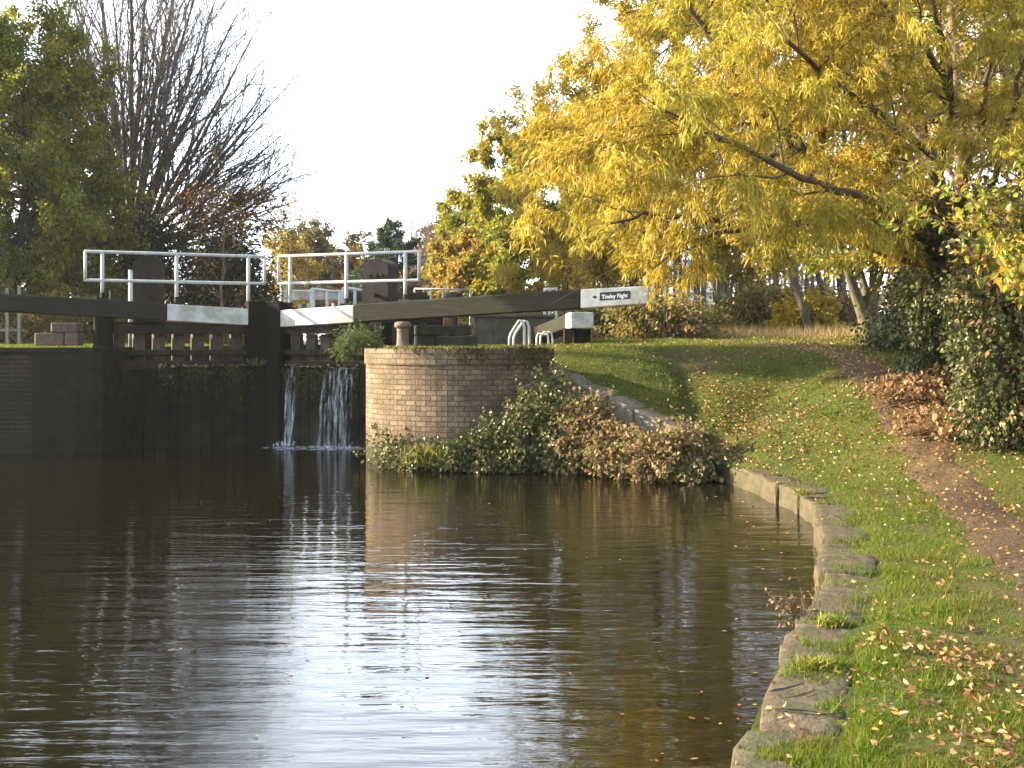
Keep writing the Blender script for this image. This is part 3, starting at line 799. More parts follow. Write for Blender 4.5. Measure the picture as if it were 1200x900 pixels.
# ------------------------------------------------------------------ lock-side furniture
def paddle_gear(px0, px1, ytop, Y, zb_, label, mat, rot=0.0, d=.45):
    x0, x1 = PX(px0, Y), PX(px1, Y); zt_ = EYE-(ytop-HOR)/F*Y
    cx = (x0+x1)/2; hw = (x1-x0)/2
    g = thing('paddle_gear', (cx, Y, zb_), label, 'paddle gear')
    prof = []
    for a in np.linspace(0, math.pi, 9):
        prof.append((hw*.98*math.cos(a), zt_-zb_-hw*.55+hw*.55*math.sin(a)))
    prof = [(hw, 0), (hw, .06), ]+prof+[(-hw, .06), (-hw, 0)]
    c, s = math.cos(rot), math.sin(rot); V = []
    for y in (-d/2, d/2):
        for x, z in prof: V.append((cx+x*c-y*s, Y+x*s+y*c, zb_+z))
    n = len(prof)
    f = [list(range(n))[::-1], list(range(n, 2*n))]+[[i, (i+1) % n, n+(i+1) % n, n+i] for i in range(n)]
    body = part('casing', V, f, mat, g)
    # front details: cap holes, spindle, base plate
    h = zt_-zb_
    def loc(x, y, z): return (cx+x*c-y*s, Y+x*s+y*c, zb_+z)
    for xx, zz, rr in ((-.5*hw, h-.32, .035), (.45*hw, h-.30, .03), (0, h-.30, .045)):
        m = MB(); m.tube([loc(xx, -d/2-.02, zz), loc(xx, -d/2+.01, zz)], rr, 10); m.part('cover_bolt', M['iron'], body)
    m = MB(); m.tube([loc(.05*hw, -d/2-.10, h*.60), loc(.05*hw, -d/2, h*.60)], .035, 8); m.part('spindle', M['iron'], g)
    m = MB(); m.tube([loc(-.5*hw, -d/2-.05, h*.32), loc(.1*hw, -d/2-.05, h*.30)], .05, 8); m.part('pawl', M['iron'], g)
    return g
paddle_gear(429, 462, 304, 22.3, 1.70, 'tall round topped black paddle gear standing behind the right beam', M['iron'], -.32)
paddle_gear(157, 192, 301, 22.4, 1.70, 'tall brown paddle gear box standing behind the left handrail', M['framewood'], .25)
# mushroom-topped far gear behind the right beam
m = MB(); x = PX(532, 30)
m.tube([(x, 30, 1.75), (x, 30, 2.72)], .10, 10); m.tube([(x, 30, 2.70), (x, 30, 2.78), (x, 30, 2.95), (x, 30, 3.06), (x, 30, 3.10)], [.10, .27, .29, .2, .05], 12)
m.solo('bollard', M['iron'], (x, 30, 1.75), 'round headed black iron post just above the middle of the right beam', 'iron post', smooth=True)
# small white posts by the left gear
m = MB(); x = PX(153, 21.9); m.tube([(x, 21.9, 1.7), (x, 21.9, 2.6), (x, 21.9, 3.16)], .04, 8)
m.solo('marker_post', M['railwhite'], (x, 21.9, 1.7), 'thin pale post in front of the brown paddle gear on the left', 'post', smooth=True)
m = MB(); x = PX(131, 23.5); m.tube([(x, 23.5, 1.7), (x, 23.5, 2.85)], .055, 8)
m.solo('marker_post', M['framewood'], (x, 23.5, 1.7), 'short brown timber post left of the brown paddle gear', 'post', smooth=True)

# concrete bollard under the right beam
g = thing('bollard', (PX(472, 19.4), 19.4, 1.73), 'squat round concrete bollard under the right beam, lit on its left', 'bollard')
x, y = PX(472, 19.4), 19.4
m = MB(); m.tube([(x, y, 1.70), (x, y, 1.76), (x, y, 1.80), (x, y, 2.02), (x, y, 2.06)], [.15, .15, .10, .095, .10], 14); m.part('shaft', M['block'], g, smooth=True)
m = MB(); m.tube([(x, y, 2.062), (x, y, 2.09), (x, y, 2.15), (x, y, 2.17)], [.11, .14, .13, .09], 14); m.part('cap', M['block'], g, smooth=True)

# stepped gritstone blocks left, and their dark twin right
def steps(name, spec, Y, zb_, label, mat):
    """spec: (px0, px1, ytop, ybot, depth shift)"""
    xc = PX((spec[0][0]+spec[-1][1])/2, Y)
    g = thing('stone_step', (xc, Y, zb_), label, 'stone step')
    for k, (p0, p1, y0, y1) in enumerate(spec):
        z1 = EYE-(y0-HOR)/F*Y; z0 = max(EYE-(y1-HOR)/F*Y, zb_)
        m = MB(); a = .16
        xa, xb = PX(p0, Y), PX(p1, Y); c, s = math.cos(a), math.sin(a); cx = (xa+xb)/2; hw = (xb-xa)/2
        cor = [(-hw, 0), (hw, 0), (hw, .55), (-hw, .55)]
        q = [(cx+px*c+py*-s, Y+px*s+py*c) for px, py in cor]
        m.hexa([(*p, z0) for p in q]+[(*p, z1) for p in q]); m.part('block', mat, g, bevel=.02)
    return g
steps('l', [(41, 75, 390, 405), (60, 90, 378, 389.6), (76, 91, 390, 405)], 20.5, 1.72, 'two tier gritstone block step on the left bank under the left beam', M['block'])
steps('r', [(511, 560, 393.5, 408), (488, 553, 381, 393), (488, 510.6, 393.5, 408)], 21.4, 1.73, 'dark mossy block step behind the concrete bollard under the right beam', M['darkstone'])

# white ladder hoops on the lock side
def hoops(px0, px1, ytop, Y, zb_, label, mat, n=2, r=.026):
    g = thing('ladder_handrail', (PX(px0, Y), Y, zb_), label, 'ladder rail')
    zt_ = EYE-(ytop-HOR)/F*Y
    for k in range(n):
        x0 = PX(px0, Y)+.085*k; x1 = PX(px1, Y)+.10*k-.02; yy = Y+.30*k; w_ = x1-x0
        base = [(x0, yy, zb_-.1), (x0, yy, zb_+.18), (x0+.10*w_, yy, zb_+.27), (x0+.5*w_, yy, zt_-.06), (x0+.62*w_, yy, zt_), (x0+.85*w_, yy, zt_-.01), (x0+.97*w_, yy, zt_-.12), (x1, yy, zb_+.1), (x1, yy, zb_-.1)]
        m = MB(); m.tube(base, r, 8); m.part('rail', mat, g, smooth=True)
hoops(597, 616, 376, 24, 1.74, 'two white bent pipe ladder rails standing on the lawn under the right beam', M['railwhite'])
hoops(629, 644, 389, 25, 1.74, 'low grey bent ladder rails beside the far beam end', M['greypipe'], r=.022)

# second balance beam with the boxed white end
g = thing('balance_beam', (1.5, 25, 1.75), 'short weathered beam pointing at the viewer, boxed white end, under the name plate', 'balance beam')
w = MB()
e0 = P(682, 376, 24.6); tl = P(632, 399, 29.5)
d2 = unit((e0-tl)[:2]); bk2 = np.array([-d2[1], d2[0]])
half = .24
w.bar(tl[:2]-bk2*half, e0[:2]-bk2*half-d2*.55, (1.86, 2.16), (2.12, 2.42), bk2, .48); w.part('timber', M['beamwood'], g, bevel=.02)
w = MB(); w.bar(e0[:2]-bk2*half-d2*.545, e0[:2]-bk2*half, (2.118, 2.43), (2.12, 2.45), bk2, .485); w.part('white_end', M['white'], g, bevel=.015)
w = MB(); w.box(PX(661, 25.1), PX(671, 25.1), 25.1, 25.4, 1.74, 2.12); w.part('prop', M['framewood'], g, bevel=.01)
w = MB(); w.box(PX(672, 25.6), PX(692, 25.6), 25.6, 26.2, 1.74, 2.10); w.part('prop', M['blackwood'], g, bevel=.01)

# low wall behind the lawn
g = thing('low_wall', (0, 29, 1.75), 'low dark stone wall across the lawn behind the ladder rails', 'wall')
w = MB(); w.box(PX(556, 29), PX(648, 29), 29, 29.4, 1.6, 2.42); w.part('masonry', M['darkstone'], g, bevel=.02)
w = MB(); w.box(PX(554, 29)-.02, PX(650, 29)+.02, 28.96, 29.44, 2.423, 2.50); w.part('coping', M['darkstone'], g, bevel=.02)

def rail(px0, px1, ytop, ybot, Y, zb_, posts, label, mat, r=.03, slope=0.0, ymid=None, cat='handrail'):
    g = thing('handrail', (PX((px0+px1)/2, Y), Y, zb_), label, cat)
    a = P(px0, ytop, Y); b = P(px1, ytop+slope, Y)
    m = MB(); m.tube([a, (a+b)/2, b], r, 6); m.part('top_rail', mat, g, smooth=True)
    if ymid:
        a2 = P(px0, ymid, Y); b2 = P(px1, ymid+slope, Y); m = MB(); m.tube([a2, (a2+b2)/2, b2], r*.8, 6); m.part('middle_rail', mat, g, smooth=True)
    for p in posts:
        x = PX(p, Y); t = (p-px0)/(px1-px0); zt_ = a[2]+(b[2]-a[2])*t
        m = MB(); m.tube([(x, Y, zb_), (x, Y, zt_)], r*1.1, 6); m.part('post', mat, g, smooth=True)
    return g
rail(365, 398, 338.5, 355, 33, 1.36, (365, 367.5, 383.5, 398), 'nearer stubby white handrail seen over the white part of right beam', M['railwhite'], .045, 4)
rail(402, 430, 337, 355, 33.6, 1.36, (402, 404.5, 416, 430), 'stubby white handrail just left of the black paddle gear', M['railwhite'], .045, 4)
rail(486, 551, 338.5, 352, 44, 1.75, (486, 496, 505, 519, 535, 551), 'thin white far handrail beyond the right beam', M['railwhite'], .035, 1)
rail(637, 654, 339.5, 352, 30, 1.9, (638.5, 644, 652), 'short white topped rail behind the name plate end of the beam', M['railwhite'], .04, -1)
# far upper gate beam
g = thing('lock_gate', (PX(372, 43), 43, 1.36), 'far upper lock gate with pale blue white beam, seen between the handrails', 'lock gate')
w = MB(); w.box(PX(347, 43), PX(404, 43), 43, 43.35, 2.98+.35, 3.72); 
w = MB(); w.box(PX(330, 43), PX(404, 43), 43, 43.3, 3.34, 3.70); w.part('balance_beam', M['white'], g, bevel=.02)
w = MB(); w.box(PX(404.2, 43), PX(500, 43), 43.02, 43.3, 3.30, 3.62); w.part('balance_beam', M['beamwood'], g, bevel=.02)
w = MB(); w.box(-6.7, -2.5, 43.1, 43.3, .8, 3.1); w.part('planking', M['blackwood'], g)
for px in (330, 337, 352, 362, 391, 411):
    w = MB(); x = PX(px, 42.6); w.tube([(x, 42.6, 2.6), (x, 42.6, 3.95 if px < 340 else 3.2)], .07, 6); w.part('post', M['railwhite'], g)

# pale fence posts at the left margin
def fence():
    g = thing('paling_fence', (-13.5, 30, 1.72), 'pale upright paling fence in front of the hedge at the left edge', 'fence')
    for i, x in enumerate(np.arange(-14.5, -12.3, .3)):
        w = MB(); h = 1.5+.05*math.sin(i*3); w.box(x, x+.07, 29.95, 30.0, 1.70, 1.72+h); w.part('paling', M['fencewood'], g)
    for z in (2.1, 2.9):
        w = MB(); w.box(-14.6, -12.25, 30.003, 30.05, z, z+.06); w.part('cross_rail', M['fencewood'], g)
fence()

# house glimpsed through the trees
g = thing('house', (PX(860, 62), 64, 2.2), 'pale house glimpsed between the thin tree trunks', 'house')
hx = PX(800, 62); hx2 = PX(855, 62)
w = MB(); w.box(hx, hx2, 62, 68, 1.9, 4.4); w.part('wall', M['housewall'], g)
V = [(hx-.2, 61.7, 4.38), (hx2+.2, 61.7, 4.38), (hx2+.2, 68.3, 4.38), (hx-.2, 68.3, 4.38), (hx-.2, 65, 6.3), (hx2+.2, 65, 6.3)]
part('roof', V, [[0, 1, 5, 4], [2, 3, 4, 5], [1, 2, 5], [3, 0, 4], [3, 2, 1, 0]], M['houseroof'], g)
w = MB(); w.box(PX(818, 62), PX(829, 62), 61.97, 62.03, 2.7, 3.9); w.part('window', M['pane'], g)

# ------------------------------------------------------------------ plants
def tree(name, base, label, cat, trunk_pts, trunk_r, levels, leafspec, bark, leafmat, seed, group=None, k=8, extra_stems=(), bias=None, leafname='crown', minlevel=0):
    rng = np.random.default_rng(seed)
    g = thing(name, base, label, cat, group)
    tb = Tubes(); tw = []
    for pts, r in [(trunk_pts, trunk_r)]+list(extra_stems):
        pts = np.asarray(pts, float); rr = np.linspace(r[0], r[1], len(pts)) if len(r) == 2 else np.asarray(r, float)
        tb.add(pts, rr, k)
        ramify(rng, pts, rr, levels, tb, tw, 0, bias)
    tb.part('trunk', bark, g)
    if leafspec:
        V = []; Fc = []; n = 0
        specs = leafspec if isinstance(leafspec, list) else [leafspec]
        for sp in specs:
            v, f = leaves_on(rng, tw, **sp); V.append(v); Fc.append(f+n); n += len(v)
        part(leafname, np.concatenate(V), np.concatenate(Fc).astype(np.int32), leafmat, g)
    return g, tw

def blob_leaves(rng, ells, n, L, W, shape='oval', shell=.55, out=1.0, down=.4, rough=.35, fold=.2, droop=.1):
    """leaves through a lumpy union of ellipsoids (cx, cy, cz, rx, ry, rz)"""
    vol = np.array([e[3]*e[4]*e[5] for e in ells])**(2/3.); idx = rng.choice(len(ells), n, p=vol/vol.sum())
    E = np.array(ells)[idx]; d = unit(rng.normal(0, 1, (n, 3)))
    ph = rng.uniform(0, 6, (len(ells), 3))[idx]
    lump = 1+rough*(np.sin(d[:, 0]*5+ph[:, 0])*np.sin(d[:, 1]*6+ph[:, 1])+.6*np.sin(d[:, 2]*9+d[:, 0]*7+ph[:, 2])+.35*np.sin(d[:, 0]*19+ph[:, 1])*np.sin(d[:, 2]*17+ph[:, 0]))
    r = (1-shell*rng.random(n)**1.5)*lump*(1+.10*np.abs(rng.normal(0, 1, n))*(rng.random(n) < .25))
    pos = E[:, :3]+d*E[:, 3:]*r[:, None]
    dr = d*out+rng.normal(0, .7, (n, 3)); dr[:, 2] -= down
    k = .55+.8*rng.random(n)
    return leaf_arrays(rng, pos, dr, L*k, W*k, fold, droop, shape), pos

def bush(name, base, label, cat, ells, n, L, W, mat, seed, group=None, shape='oval', stems=14, bark=None, zmin=None, sr=.012, runners=0, **kw):
    rng = np.random.default_rng(seed); g = thing(name, base, label, cat, group)
    (v, f), pos = blob_leaves(rng, ells, n, L, W, shape, **kw)
    per = 4 if shape == 'lance' else 6
    if zmin is not None:
        vz = v.reshape(-1, per, 3); bad = vz[:, :, 2].min(1) < zmin
        vz[bad, :, 2] += (zmin-vz[bad, :, 2].min(1)+rng.random(bad.sum())*.25)[:, None]
    tb = Tubes()
    for q in rng.choice(len(pos), stems):
        e = pos[q]; b0 = np.array(base)+np.array([rng.normal(0, .25), rng.normal(0, .2), 0])*max(.3, np.array(ells)[0, 3])
        mid = (b0+e)/2+rng.normal(0, .15, 3)*np.linalg.norm(e-b0)*.4+np.array([0, 0, .15*np.linalg.norm(e-b0)])
        t = np.linspace(0, 1, 7)[:, None]; pts = b0*(1-t)**2+2*mid*t*(1-t)+e*t*t
        tb.add(pts, np.linspace(sr*1.3, sr*.4, 7), 4)
    if runners:
        RP = []; RD = []
        for q in rng.choice(len(pos), runners):
            c = np.array(ells[0][:3]); o = unit(pos[q]-c)+rng.normal(0, .5, 3)+np.array([0, 0, .35])
            pts, rr = grow(rng, pos[q], o, rng.uniform(.25, .75)*max(.5, ells[0][3]), sr*.6, sr*.25, 8, .22, -.14)
            if zmin is not None: pts[:, 2] = np.maximum(pts[:, 2], zmin+.02)
            tb.add(pts, rr, 4); m_ = rng.integers(9, 20); t = rng.random(m_)*7.99; i = t.astype(int)
            RP.append(pts[i]+(pts[i+1]-pts[i])*(t-i)[:, None]+rng.normal(0, .012, (m_, 3))); RD.append(rng.normal(0, .8, (m_, 3))+np.array([0, 0, -.35]))
        RP = np.concatenate(RP); RD = np.concatenate(RD); k_ = .5+.9*rng.random(len(RP))
        v2, f2 = leaf_arrays(rng, RP, RD, L*k_, W*k_, .2, .15, shape); f = np.concatenate([f, f2+len(v)]); v = np.concatenate([v, v2])
    tb.part('stems', bark or M['twigbark'], g)
    part('foliage', v, f.astype(np.int32), mat, g)
    return g

def gz(x, y): return float(terr(x, y, False))

# --- the big willow on the right: leaning ivy-clad trunk, long limbs sweeping to the left
def willow():
    rng = np.random.default_rng(21)
    b = np.array([6.35, 15.2, gz(6.35, 15.2)-.1])
    tr = np.array([b, P(1165, 400, 15.2), P(1130, 318, 15.1), P(1070, 258, 15.0), P(1000, 215, 14.9), P(930, 165, 14.7), P(860, 95, 14.4), P(815, 20, 14.2), P(780, -70, 14.0)])
    rr = np.array([.25, .22, .18, .13, .10, .075, .055, .035, .02])
    stems = [(np.array([P(1130, 318, 15.1), P(1100, 210, 15.3), P(1060, 110, 15.6), P(1010, 10, 16.0), P(960, -100, 16.2), P(930, -190, 16.3)]), (.11, .025)),
             (np.array([P(1070, 258, 15.0), P(990, 262, 14.2), P(905, 262, 13.6), P(830, 258, 13.2), P(760, 250, 13.0), P(715, 262, 12.9)]), (.065, .014)),
             (np.array([P(1000, 215, 14.9), P(905, 190, 15.6), P(815, 170, 16.2), P(740, 165, 16.6), P(680, 190, 16.9)]), (.055, .012)),
             (np.array([P(1100, 290, 15.2), P(1020, 235, 13.6), P(930, 205, 12.4), P(850, 160, 11.8), P(780, 130, 11.5)]), (.06, .012)),
             (np.array([P(1120, 260, 15.2), P(1150, 140, 14.6), P(1170, 20, 14.2), P(1180, -120, 14.0)]), (.05, .012)),
             (np.array([P(1100, 210, 15.3), P(1120, 120, 14.2), P(1100, 20, 13.6), P(1060, -80, 13.2)]), (.05, .012)),
             (np.array([P(1060, 110, 15.6), P(1010, 60, 17.2), P(960, 0, 18.2), P(900, -60, 18.6)]), (.05, .012)),
             (np.array([P(1060, 110, 15.6), P(960, 50, 15.0), P(870, -10, 14.6), P(800, -50, 14.3)]), (.05, .012)),
             (np.array([P(1130, 318, 15.1), P(1160, 230, 14.0), P(1190, 120, 13.4), P(1210, 0, 13.0)]), (.06, .015)),
             (np.array([P(1100, 210, 15.3), P(1050, 170, 16.5), P(1000, 150, 17.5), P(940, 150, 18.2)]), (.05, .012)),
             (np.array([P(1120, 120, 14.9), P(1090, 60, 13.6), P(1040, 10, 12.8), P(990, -40, 12.4)]), (.05, .012)),
             (np.array([P(1090, 180, 15.3), P(1010, 120, 13.6), P(930, 60, 12.6), P(880, -30, 12.0)]), (.05, .012)),
             (np.array([P(930, 165, 14.7), P(850, 210, 15.0), P(790, 245, 15.2), P(750, 270, 15.3), P(735, 295, 15.3)]), (.05, .012)),
             (np.array([P(905, 262, 13.6), P(850, 270, 13.5), P(800, 285, 13.4), P(765, 315, 13.3)]), (.04, .01))]
    lv = [dict(n=2.1, f0=.18, f1=1, abs=1.30, ang=52, wig=.16, up=.03, seg=6, k=5, taper=.42),
          dict(n=4.4, f0=.2, f1=1, abs=.75, ang=50, wig=.17, up=-.01, seg=5, k=4, taper=.5, tw=True),
          dict(n=4.2, f0=.1, f1=1, abs=.34, ang=45, wig=.18, up=-.10, seg=4, k=3, taper=.6)]
    def env(p):
        e = p[-1]; lim = np.interp(e[0], [.5, 1.42, 1.72, 2.3, 3.2, 4.4, 5.2], [2.9, 2.75, 2.2, 2.45, 2.62, 2.7, 3.1])
        return e[2] > lim
    base = (b[0], b[1], b[2])
    g = thing('willow_tree', base, 'big golden yellow willow arching over the path and the beam end from the right', 'tree')
    tb = Tubes(); tw = []
    for pts, r in [(tr, rr)]+stems:
        pts = np.asarray(pts, float)
        # wiggle and densify
        t = np.linspace(0, len(pts)-1, len(pts)*4); pp = np.stack([np.interp(t, np.arange(len(pts)), pts[:, i]) for i in range(3)], 1)
        sm = pp.copy()
        for _ in range(3): sm[1:-1] = (sm[:-2]+2*sm[1:-1]+sm[2:])/4
        sm[1:-1] += rng.normal(0, .018, sm[1:-1].shape)
        r = np.interp(np.linspace(0, 1, len(sm)), np.linspace(0, 1, len(r)), r)
        tb.add(sm, r, 8); ramify(rng, sm, r, lv, tb, tw, 0, None, env)
    tb.part('trunk', M['willowbark'], g)
    # keep the view under the arch open
    v, f = leaves_on(rng, tw, 200000, .088, .0155, down=.65, out=.85, fmin=.05, jit=.035, fold=.2, droop=.25, clump=2.2)
    q = v.reshape(-1, 4, 3); X = 600+F*q[:, 0, 0]/q[:, 0, 1]; Yp = HOR-F*(q[:, 0, 2]-EYE)/q[:, 0, 1]
    part('crown', v, f.astype(np.int32), M['willow'], g)
    # ivy up the trunk
    n = 9000; t = rng.random(n)*3.2; i = t.astype(int); fr = (t-i)[:, None]
    pos = tr[i]*(1-fr)+tr[i+1]*fr; rad = np.interp(t, np.arange(len(rr)), rr)
    d = unit(rng.normal(0, 1, (n, 3))); ext = rad+.03+np.abs(rng.normal(0, .11, n))
    pos = pos+d*ext[:, None]; dr = d+rng.normal(0, .5, (n, 3)); dr[:, 2] -= .7
    v, f = leaf_arrays(rng, pos, dr, rng.uniform(.035, .075, n), rng.uniform(.03, .06, n), .15, .1, 'ivy')
    part('ivy', v, f.astype(np.int32), M['ivy'], g)
    print('willow twigs', len(tw))
willow()

# --- left trees
def simple_tree(name, px, Y, ztop, spread, label, cat, leafmat, nleaf, L, W, seed, bark=None, zb_=None, trunk_r=.16, up=.06, ang=48, levels=None, group=None, shape='oval', lean=0., f0=.15, n1=26, out=.9, down=.35, clump=1.0):
    rng = np.random.default_rng(seed+500)
    x = PX(px, Y); z0 = gz(x, Y)-.1 if zb_ is None else zb_
    H = ztop-z0; n = 9
    pts = np.array([(x+lean*(i/n)**1.3*H+rng.normal(0, .012*H)*(i > 0), Y+rng.normal(0, .012*H)*(i > 0), z0+H*i/n) for i in range(n+1)])
    lv = levels or [dict(n=n1, f0=f0, f1=.98, abs=spread, ang=ang, wig=.13, up=up, seg=6, k=5, taper=.45),
                    dict(n=6, f0=.25, f1=1, len=.48, ang=42, wig=.18, up=up*.5, seg=4, k=4, taper=.5),
                    dict(n=4, f0=.15, f1=1, len=.5, ang=42, wig=.2, up=0, seg=3, k=3, taper=.6)]
    return tree(name, (x, Y, z0), label, cat, pts, (trunk_r, .02), lv,
                dict(n=nleaf, Lr=L, Wr=W, down=down, out=out, fmin=.1, jit=.10, shape=shape, clump=clump) if nleaf else None, bark or M['bark'], leafmat, seed, group)

PL = lambda ab: [dict(n=70, f0=.02, f1=.98, abs=ab, ang=66, wig=.12, up=.06, seg=6, k=4, taper=.35),
      dict(n=7, f0=.2, f1=1, len=.5, ang=48, wig=.18, up=.02, seg=4, k=3, taper=.5, tw=True),
      dict(n=4, f0=.1, f1=1, len=.55, ang=48, wig=.2, up=-.02, seg=3, k=3, taper=.6)]
simple_tree('poplar_tree', 22, 33, 9.8, 2.6, 'dense fading green tree with yellow specks at the left edge', 'tree', M['poplar'], 95000, .095, .06, 31, levels=PL(2.6), trunk_r=.17, bark=M['darkbark'])
simple_tree('poplar_tree', -85, 34, 16.0, 3.0, 'taller green tree cut by the left edge of the picture', 'tree', M['poplar'], 60000, .12, .075, 32, levels=PL(2.9), trunk_r=.25)
simple_tree('poplar_tree', 94, 35, 6.6, 1.6, 'smaller yellowing tree in front of the bare tree trunk', 'tree', M['poplar'], 46000, .095, .062, 33, levels=PL(1.6), trunk_r=.10, bark=M['darkbark'])
# the tree on the left bank that throws its shade over the lawn
simple_tree('poplar_tree', -345, 20.8, 11.0, 2.0, 'second half bare tree on the left bank, nearer the camera and out of the picture', 'tree', M['poplar'], 30000, .13, .08, 35, n1=30, f0=.66, trunk_r=.14)
simple_tree('poplar_tree', -262, 23.4, 11.4, 2.2, 'half bare tree on the left bank beyond the edge of the picture', 'tree', M['poplar'], 26000, .13, .08, 34, n1=34, f0=.64, trunk_r=.14)

def bare_tree():
    rng = np.random.default_rng(77)
    Y = 38.; x = PX(152, Y); z0 = gz(x, Y)-.1
    base = (x, Y, z0)
    g = thing('bare_tree', base, 'big leafless tree with many upswept dark branches against the white sky', 'tree')
    tb = Tubes(); tw = []
    tr = np.array([(x, Y, z0), (x+.05, Y, z0+1.6), (x-.02, Y, z0+2.8), (x+.05, Y, z0+3.8)]); tb.add(tr, [.42, .36, .33, .28], 10)
    lv = [dict(n=14, f0=.18, f1=.98, len=.55, ang=30, wig=.07, up=.03, seg=9, k=5, taper=.42, rmin=.012),
          dict(n=9, f0=.12, f1=.98, len=.48, ang=34, wig=.09, up=.025, seg=6, k=4, taper=.5, rmin=.006),
          dict(n=5, f0=.15, f1=.98, len=.5, ang=35, wig=.12, up=.02, seg=4, k=3, taper=.6, rmin=.0042)]
    # main limbs fan out; ends given by pixel targets
    tg = [(75, -60), (110, -120), (150, -160), (185, -150), (225, -120), (262, -30), (292, 40), (318, 110), (340, 185), (345, 235), (120, 60), (60, 60), (322, 262), (205, -40), (285, 150), (170, 30), (245, 60), (310, 140), (270, 100), (330, 215), (230, -10), (300, 225), (62, -10), (88, 25), (45, -70), (100, 90), (130, -40), (280, 10), (322, 110), (345, 205), (335, 160), (250, -60)]
    for k, (px, py) in enumerate(tg):
        Ye = Y+rng.uniform(-3, 3); e = P(px, py, Ye); s = tr[2]+(tr[3]-tr[2])*rng.random()*1.0-np.array([0, 0, .6*rng.random()])
        out = e-s; mid = s+np.array([out[0]*.42, out[1]*.5, out[2]*.52])+np.array([.0, 0, -.2 if px > 240 else .2])
        if px > 280: mid = s+np.array([out[0]*.5, out[1]*.5, out[2]*.42])
        t = np.linspace(0, 1, 12)[:, None]; pts = s*(1-t)**2+2*mid*t*(1-t)+e*t*t
        pts[1:] += np.cumsum(rng.normal(0, .025, pts[1:].shape), 0)
        rr = np.linspace(.105*(.7+.5*rng.random()), .016, 12)
        tb.add(pts, rr, 7); ramify(rng, pts, rr, lv, tb, tw)
    v, f = tb.arrays()
    part('trunk', v, f, M['hazybark'], g, True)
    # a few brown leaves still hanging low on the right
    tw2 = [t for t in tw if t[0][2] < 6.6 and t[0][0] > x+1.0]
    v, f = leaves_on(rng, tw2, 2600, .09, .06, shape='oval', jit=.05)
    part('last_leaves', v, f.astype(np.int32), M['rust'], g)
    print('bare twigs', len(tw))
bare_tree()

# dark evergreen mass below the bare tree
def ells(rng, cx, cy, cz, wx, wy, wz, n, r):
    return [(cx+rng.uniform(-wx, wx), cy+rng.uniform(-wy, wy), cz+rng.uniform(-wz, wz), r*rng.uniform(.7, 1.2), r*rng.uniform(.7, 1.2), r*rng.uniform(.7, 1.1)) for _ in range(n)]
rq = np.random.default_rng(9)
Y = 35
bush('holly_bush', (PX(270, Y), Y, 1.7), 'dark evergreen bush behind the left handrail, right of the paddle gear', 'bush', [(PX(282, Y), Y, 3.2, .95, 1.0, 1.7), (PX(245, Y), Y+.4, 3.0, 1.0, 1.0, 1.6), (PX(300, Y), Y+.3, 2.6, .75, .8, 1.0), (PX(262, Y), Y+.2, 4.2, .7, .8, .9)], 26000, .09, .055, M['dark'], 41, zmin=1.7, sr=.03)
bush('holly_bush', (PX(165, Y+1), Y+1, 1.7), 'dark ivy choked bush around the foot of the bare tree', 'bush', [(PX(150, Y+1), Y+1, 3.3, 1.2, 1.0, 1.9), (PX(200, Y+1), Y+1, 3.2, 1.2, 1.0, 1.8), (PX(170, Y+1), Y+1.2, 4.8, .8, .8, 1.0)], 26000, .09, .055, M['dark'], 42, zmin=1.7, sr=.03)
simple_tree('young_tree', 262, 33.5, 5.6, 1.5, 'small rust leaved tree under the sweeping bare branches', 'tree', M['rust'], 350, .10, .06, 43, n1=16, trunk_r=.06, bark=M['twigbark'])
bush('hedge_scrub', (PX(40, 31), 31, 1.7), 'brown and green scrub below the left beam at the picture edge', 'bush', [(PX(-20, 31.5), 31.5, 2.1, 1.5, .7, .9), (PX(50, 31.5), 31.5, 2.1, 1.4, .7, .8), (PX(110, 32), 32, 2.1, 1.0, .7, .8)], 16000, .08, .05, M['scrub'], 44, zmin=1.7)
bush('hedge_scrub', (PX(170, 34), 34, 1.7), 'grey brown scrub behind the left gate frame', 'bush', [(PX(150, 34), 34, 2.1, 1.5, .7, .9), (PX(230, 34), 34, 2.0, 1.5, .7, .8), (PX(310, 34), 34, 2.0, 1.0, .7, .8)], 14000, .08, .05, M['scrub'], 45, zmin=1.7)

# trees of the middle distance in the gap
simple_tree('autumn_tree', 338, 47, 5.6, 1.1, 'small orange yellow tree right of the bare tree', 'tree', M['orange'], 3500, .12, .075, 51, n1=20, trunk_r=.08)
simple_tree('autumn_tree', 342, 60, 7.4, 1.6, 'thin pale half bare tree behind the small orange tree', 'tree', M['hazy'], 3500, .12, .08, 52, n1=24, trunk_r=.08)
for k, (px, Y, zt_, sp, lab, mt, nl) in enumerate([
        (348, 74, 6.6, 2.0, 'pale olive tree far behind the small orange tree', 'hazy', 9000),
        (404, 80, 6.4, 2.4, 'far low hazy tree in the gap between the handrails and pines', 'hazy', 10000),
        (500, 62, 6.4, 2.0, 'brown hazed tree among the bare birches', 'hazy', 9000),
        (362, 62, 6.9, 2.0, 'round olive tree above the right gate handrail', 'hazy', 11000),
        (392, 70, 6.2, 2.2, 'low olive brown tree left of the far pines', 'hazy', 11000),
        (415, 64, 5.4, 1.8, 'low orange brown tree behind the middle handrail post', 'rust', 9000),
        (470, 55, 4.8, 1.5, 'small rusty tree right of the black paddle gear', 'rust', 5000),
        (540, 46, 5.0, 1.4, 'bright golden small tree low above the right beam', 'orange', 10000)]):
    simple_tree('autumn_tree', px, Y, zt_, sp, lab, 'tree', M[mt], nl, .15, .10, 60+k, n1=20, f0=.08, trunk_r=.1)

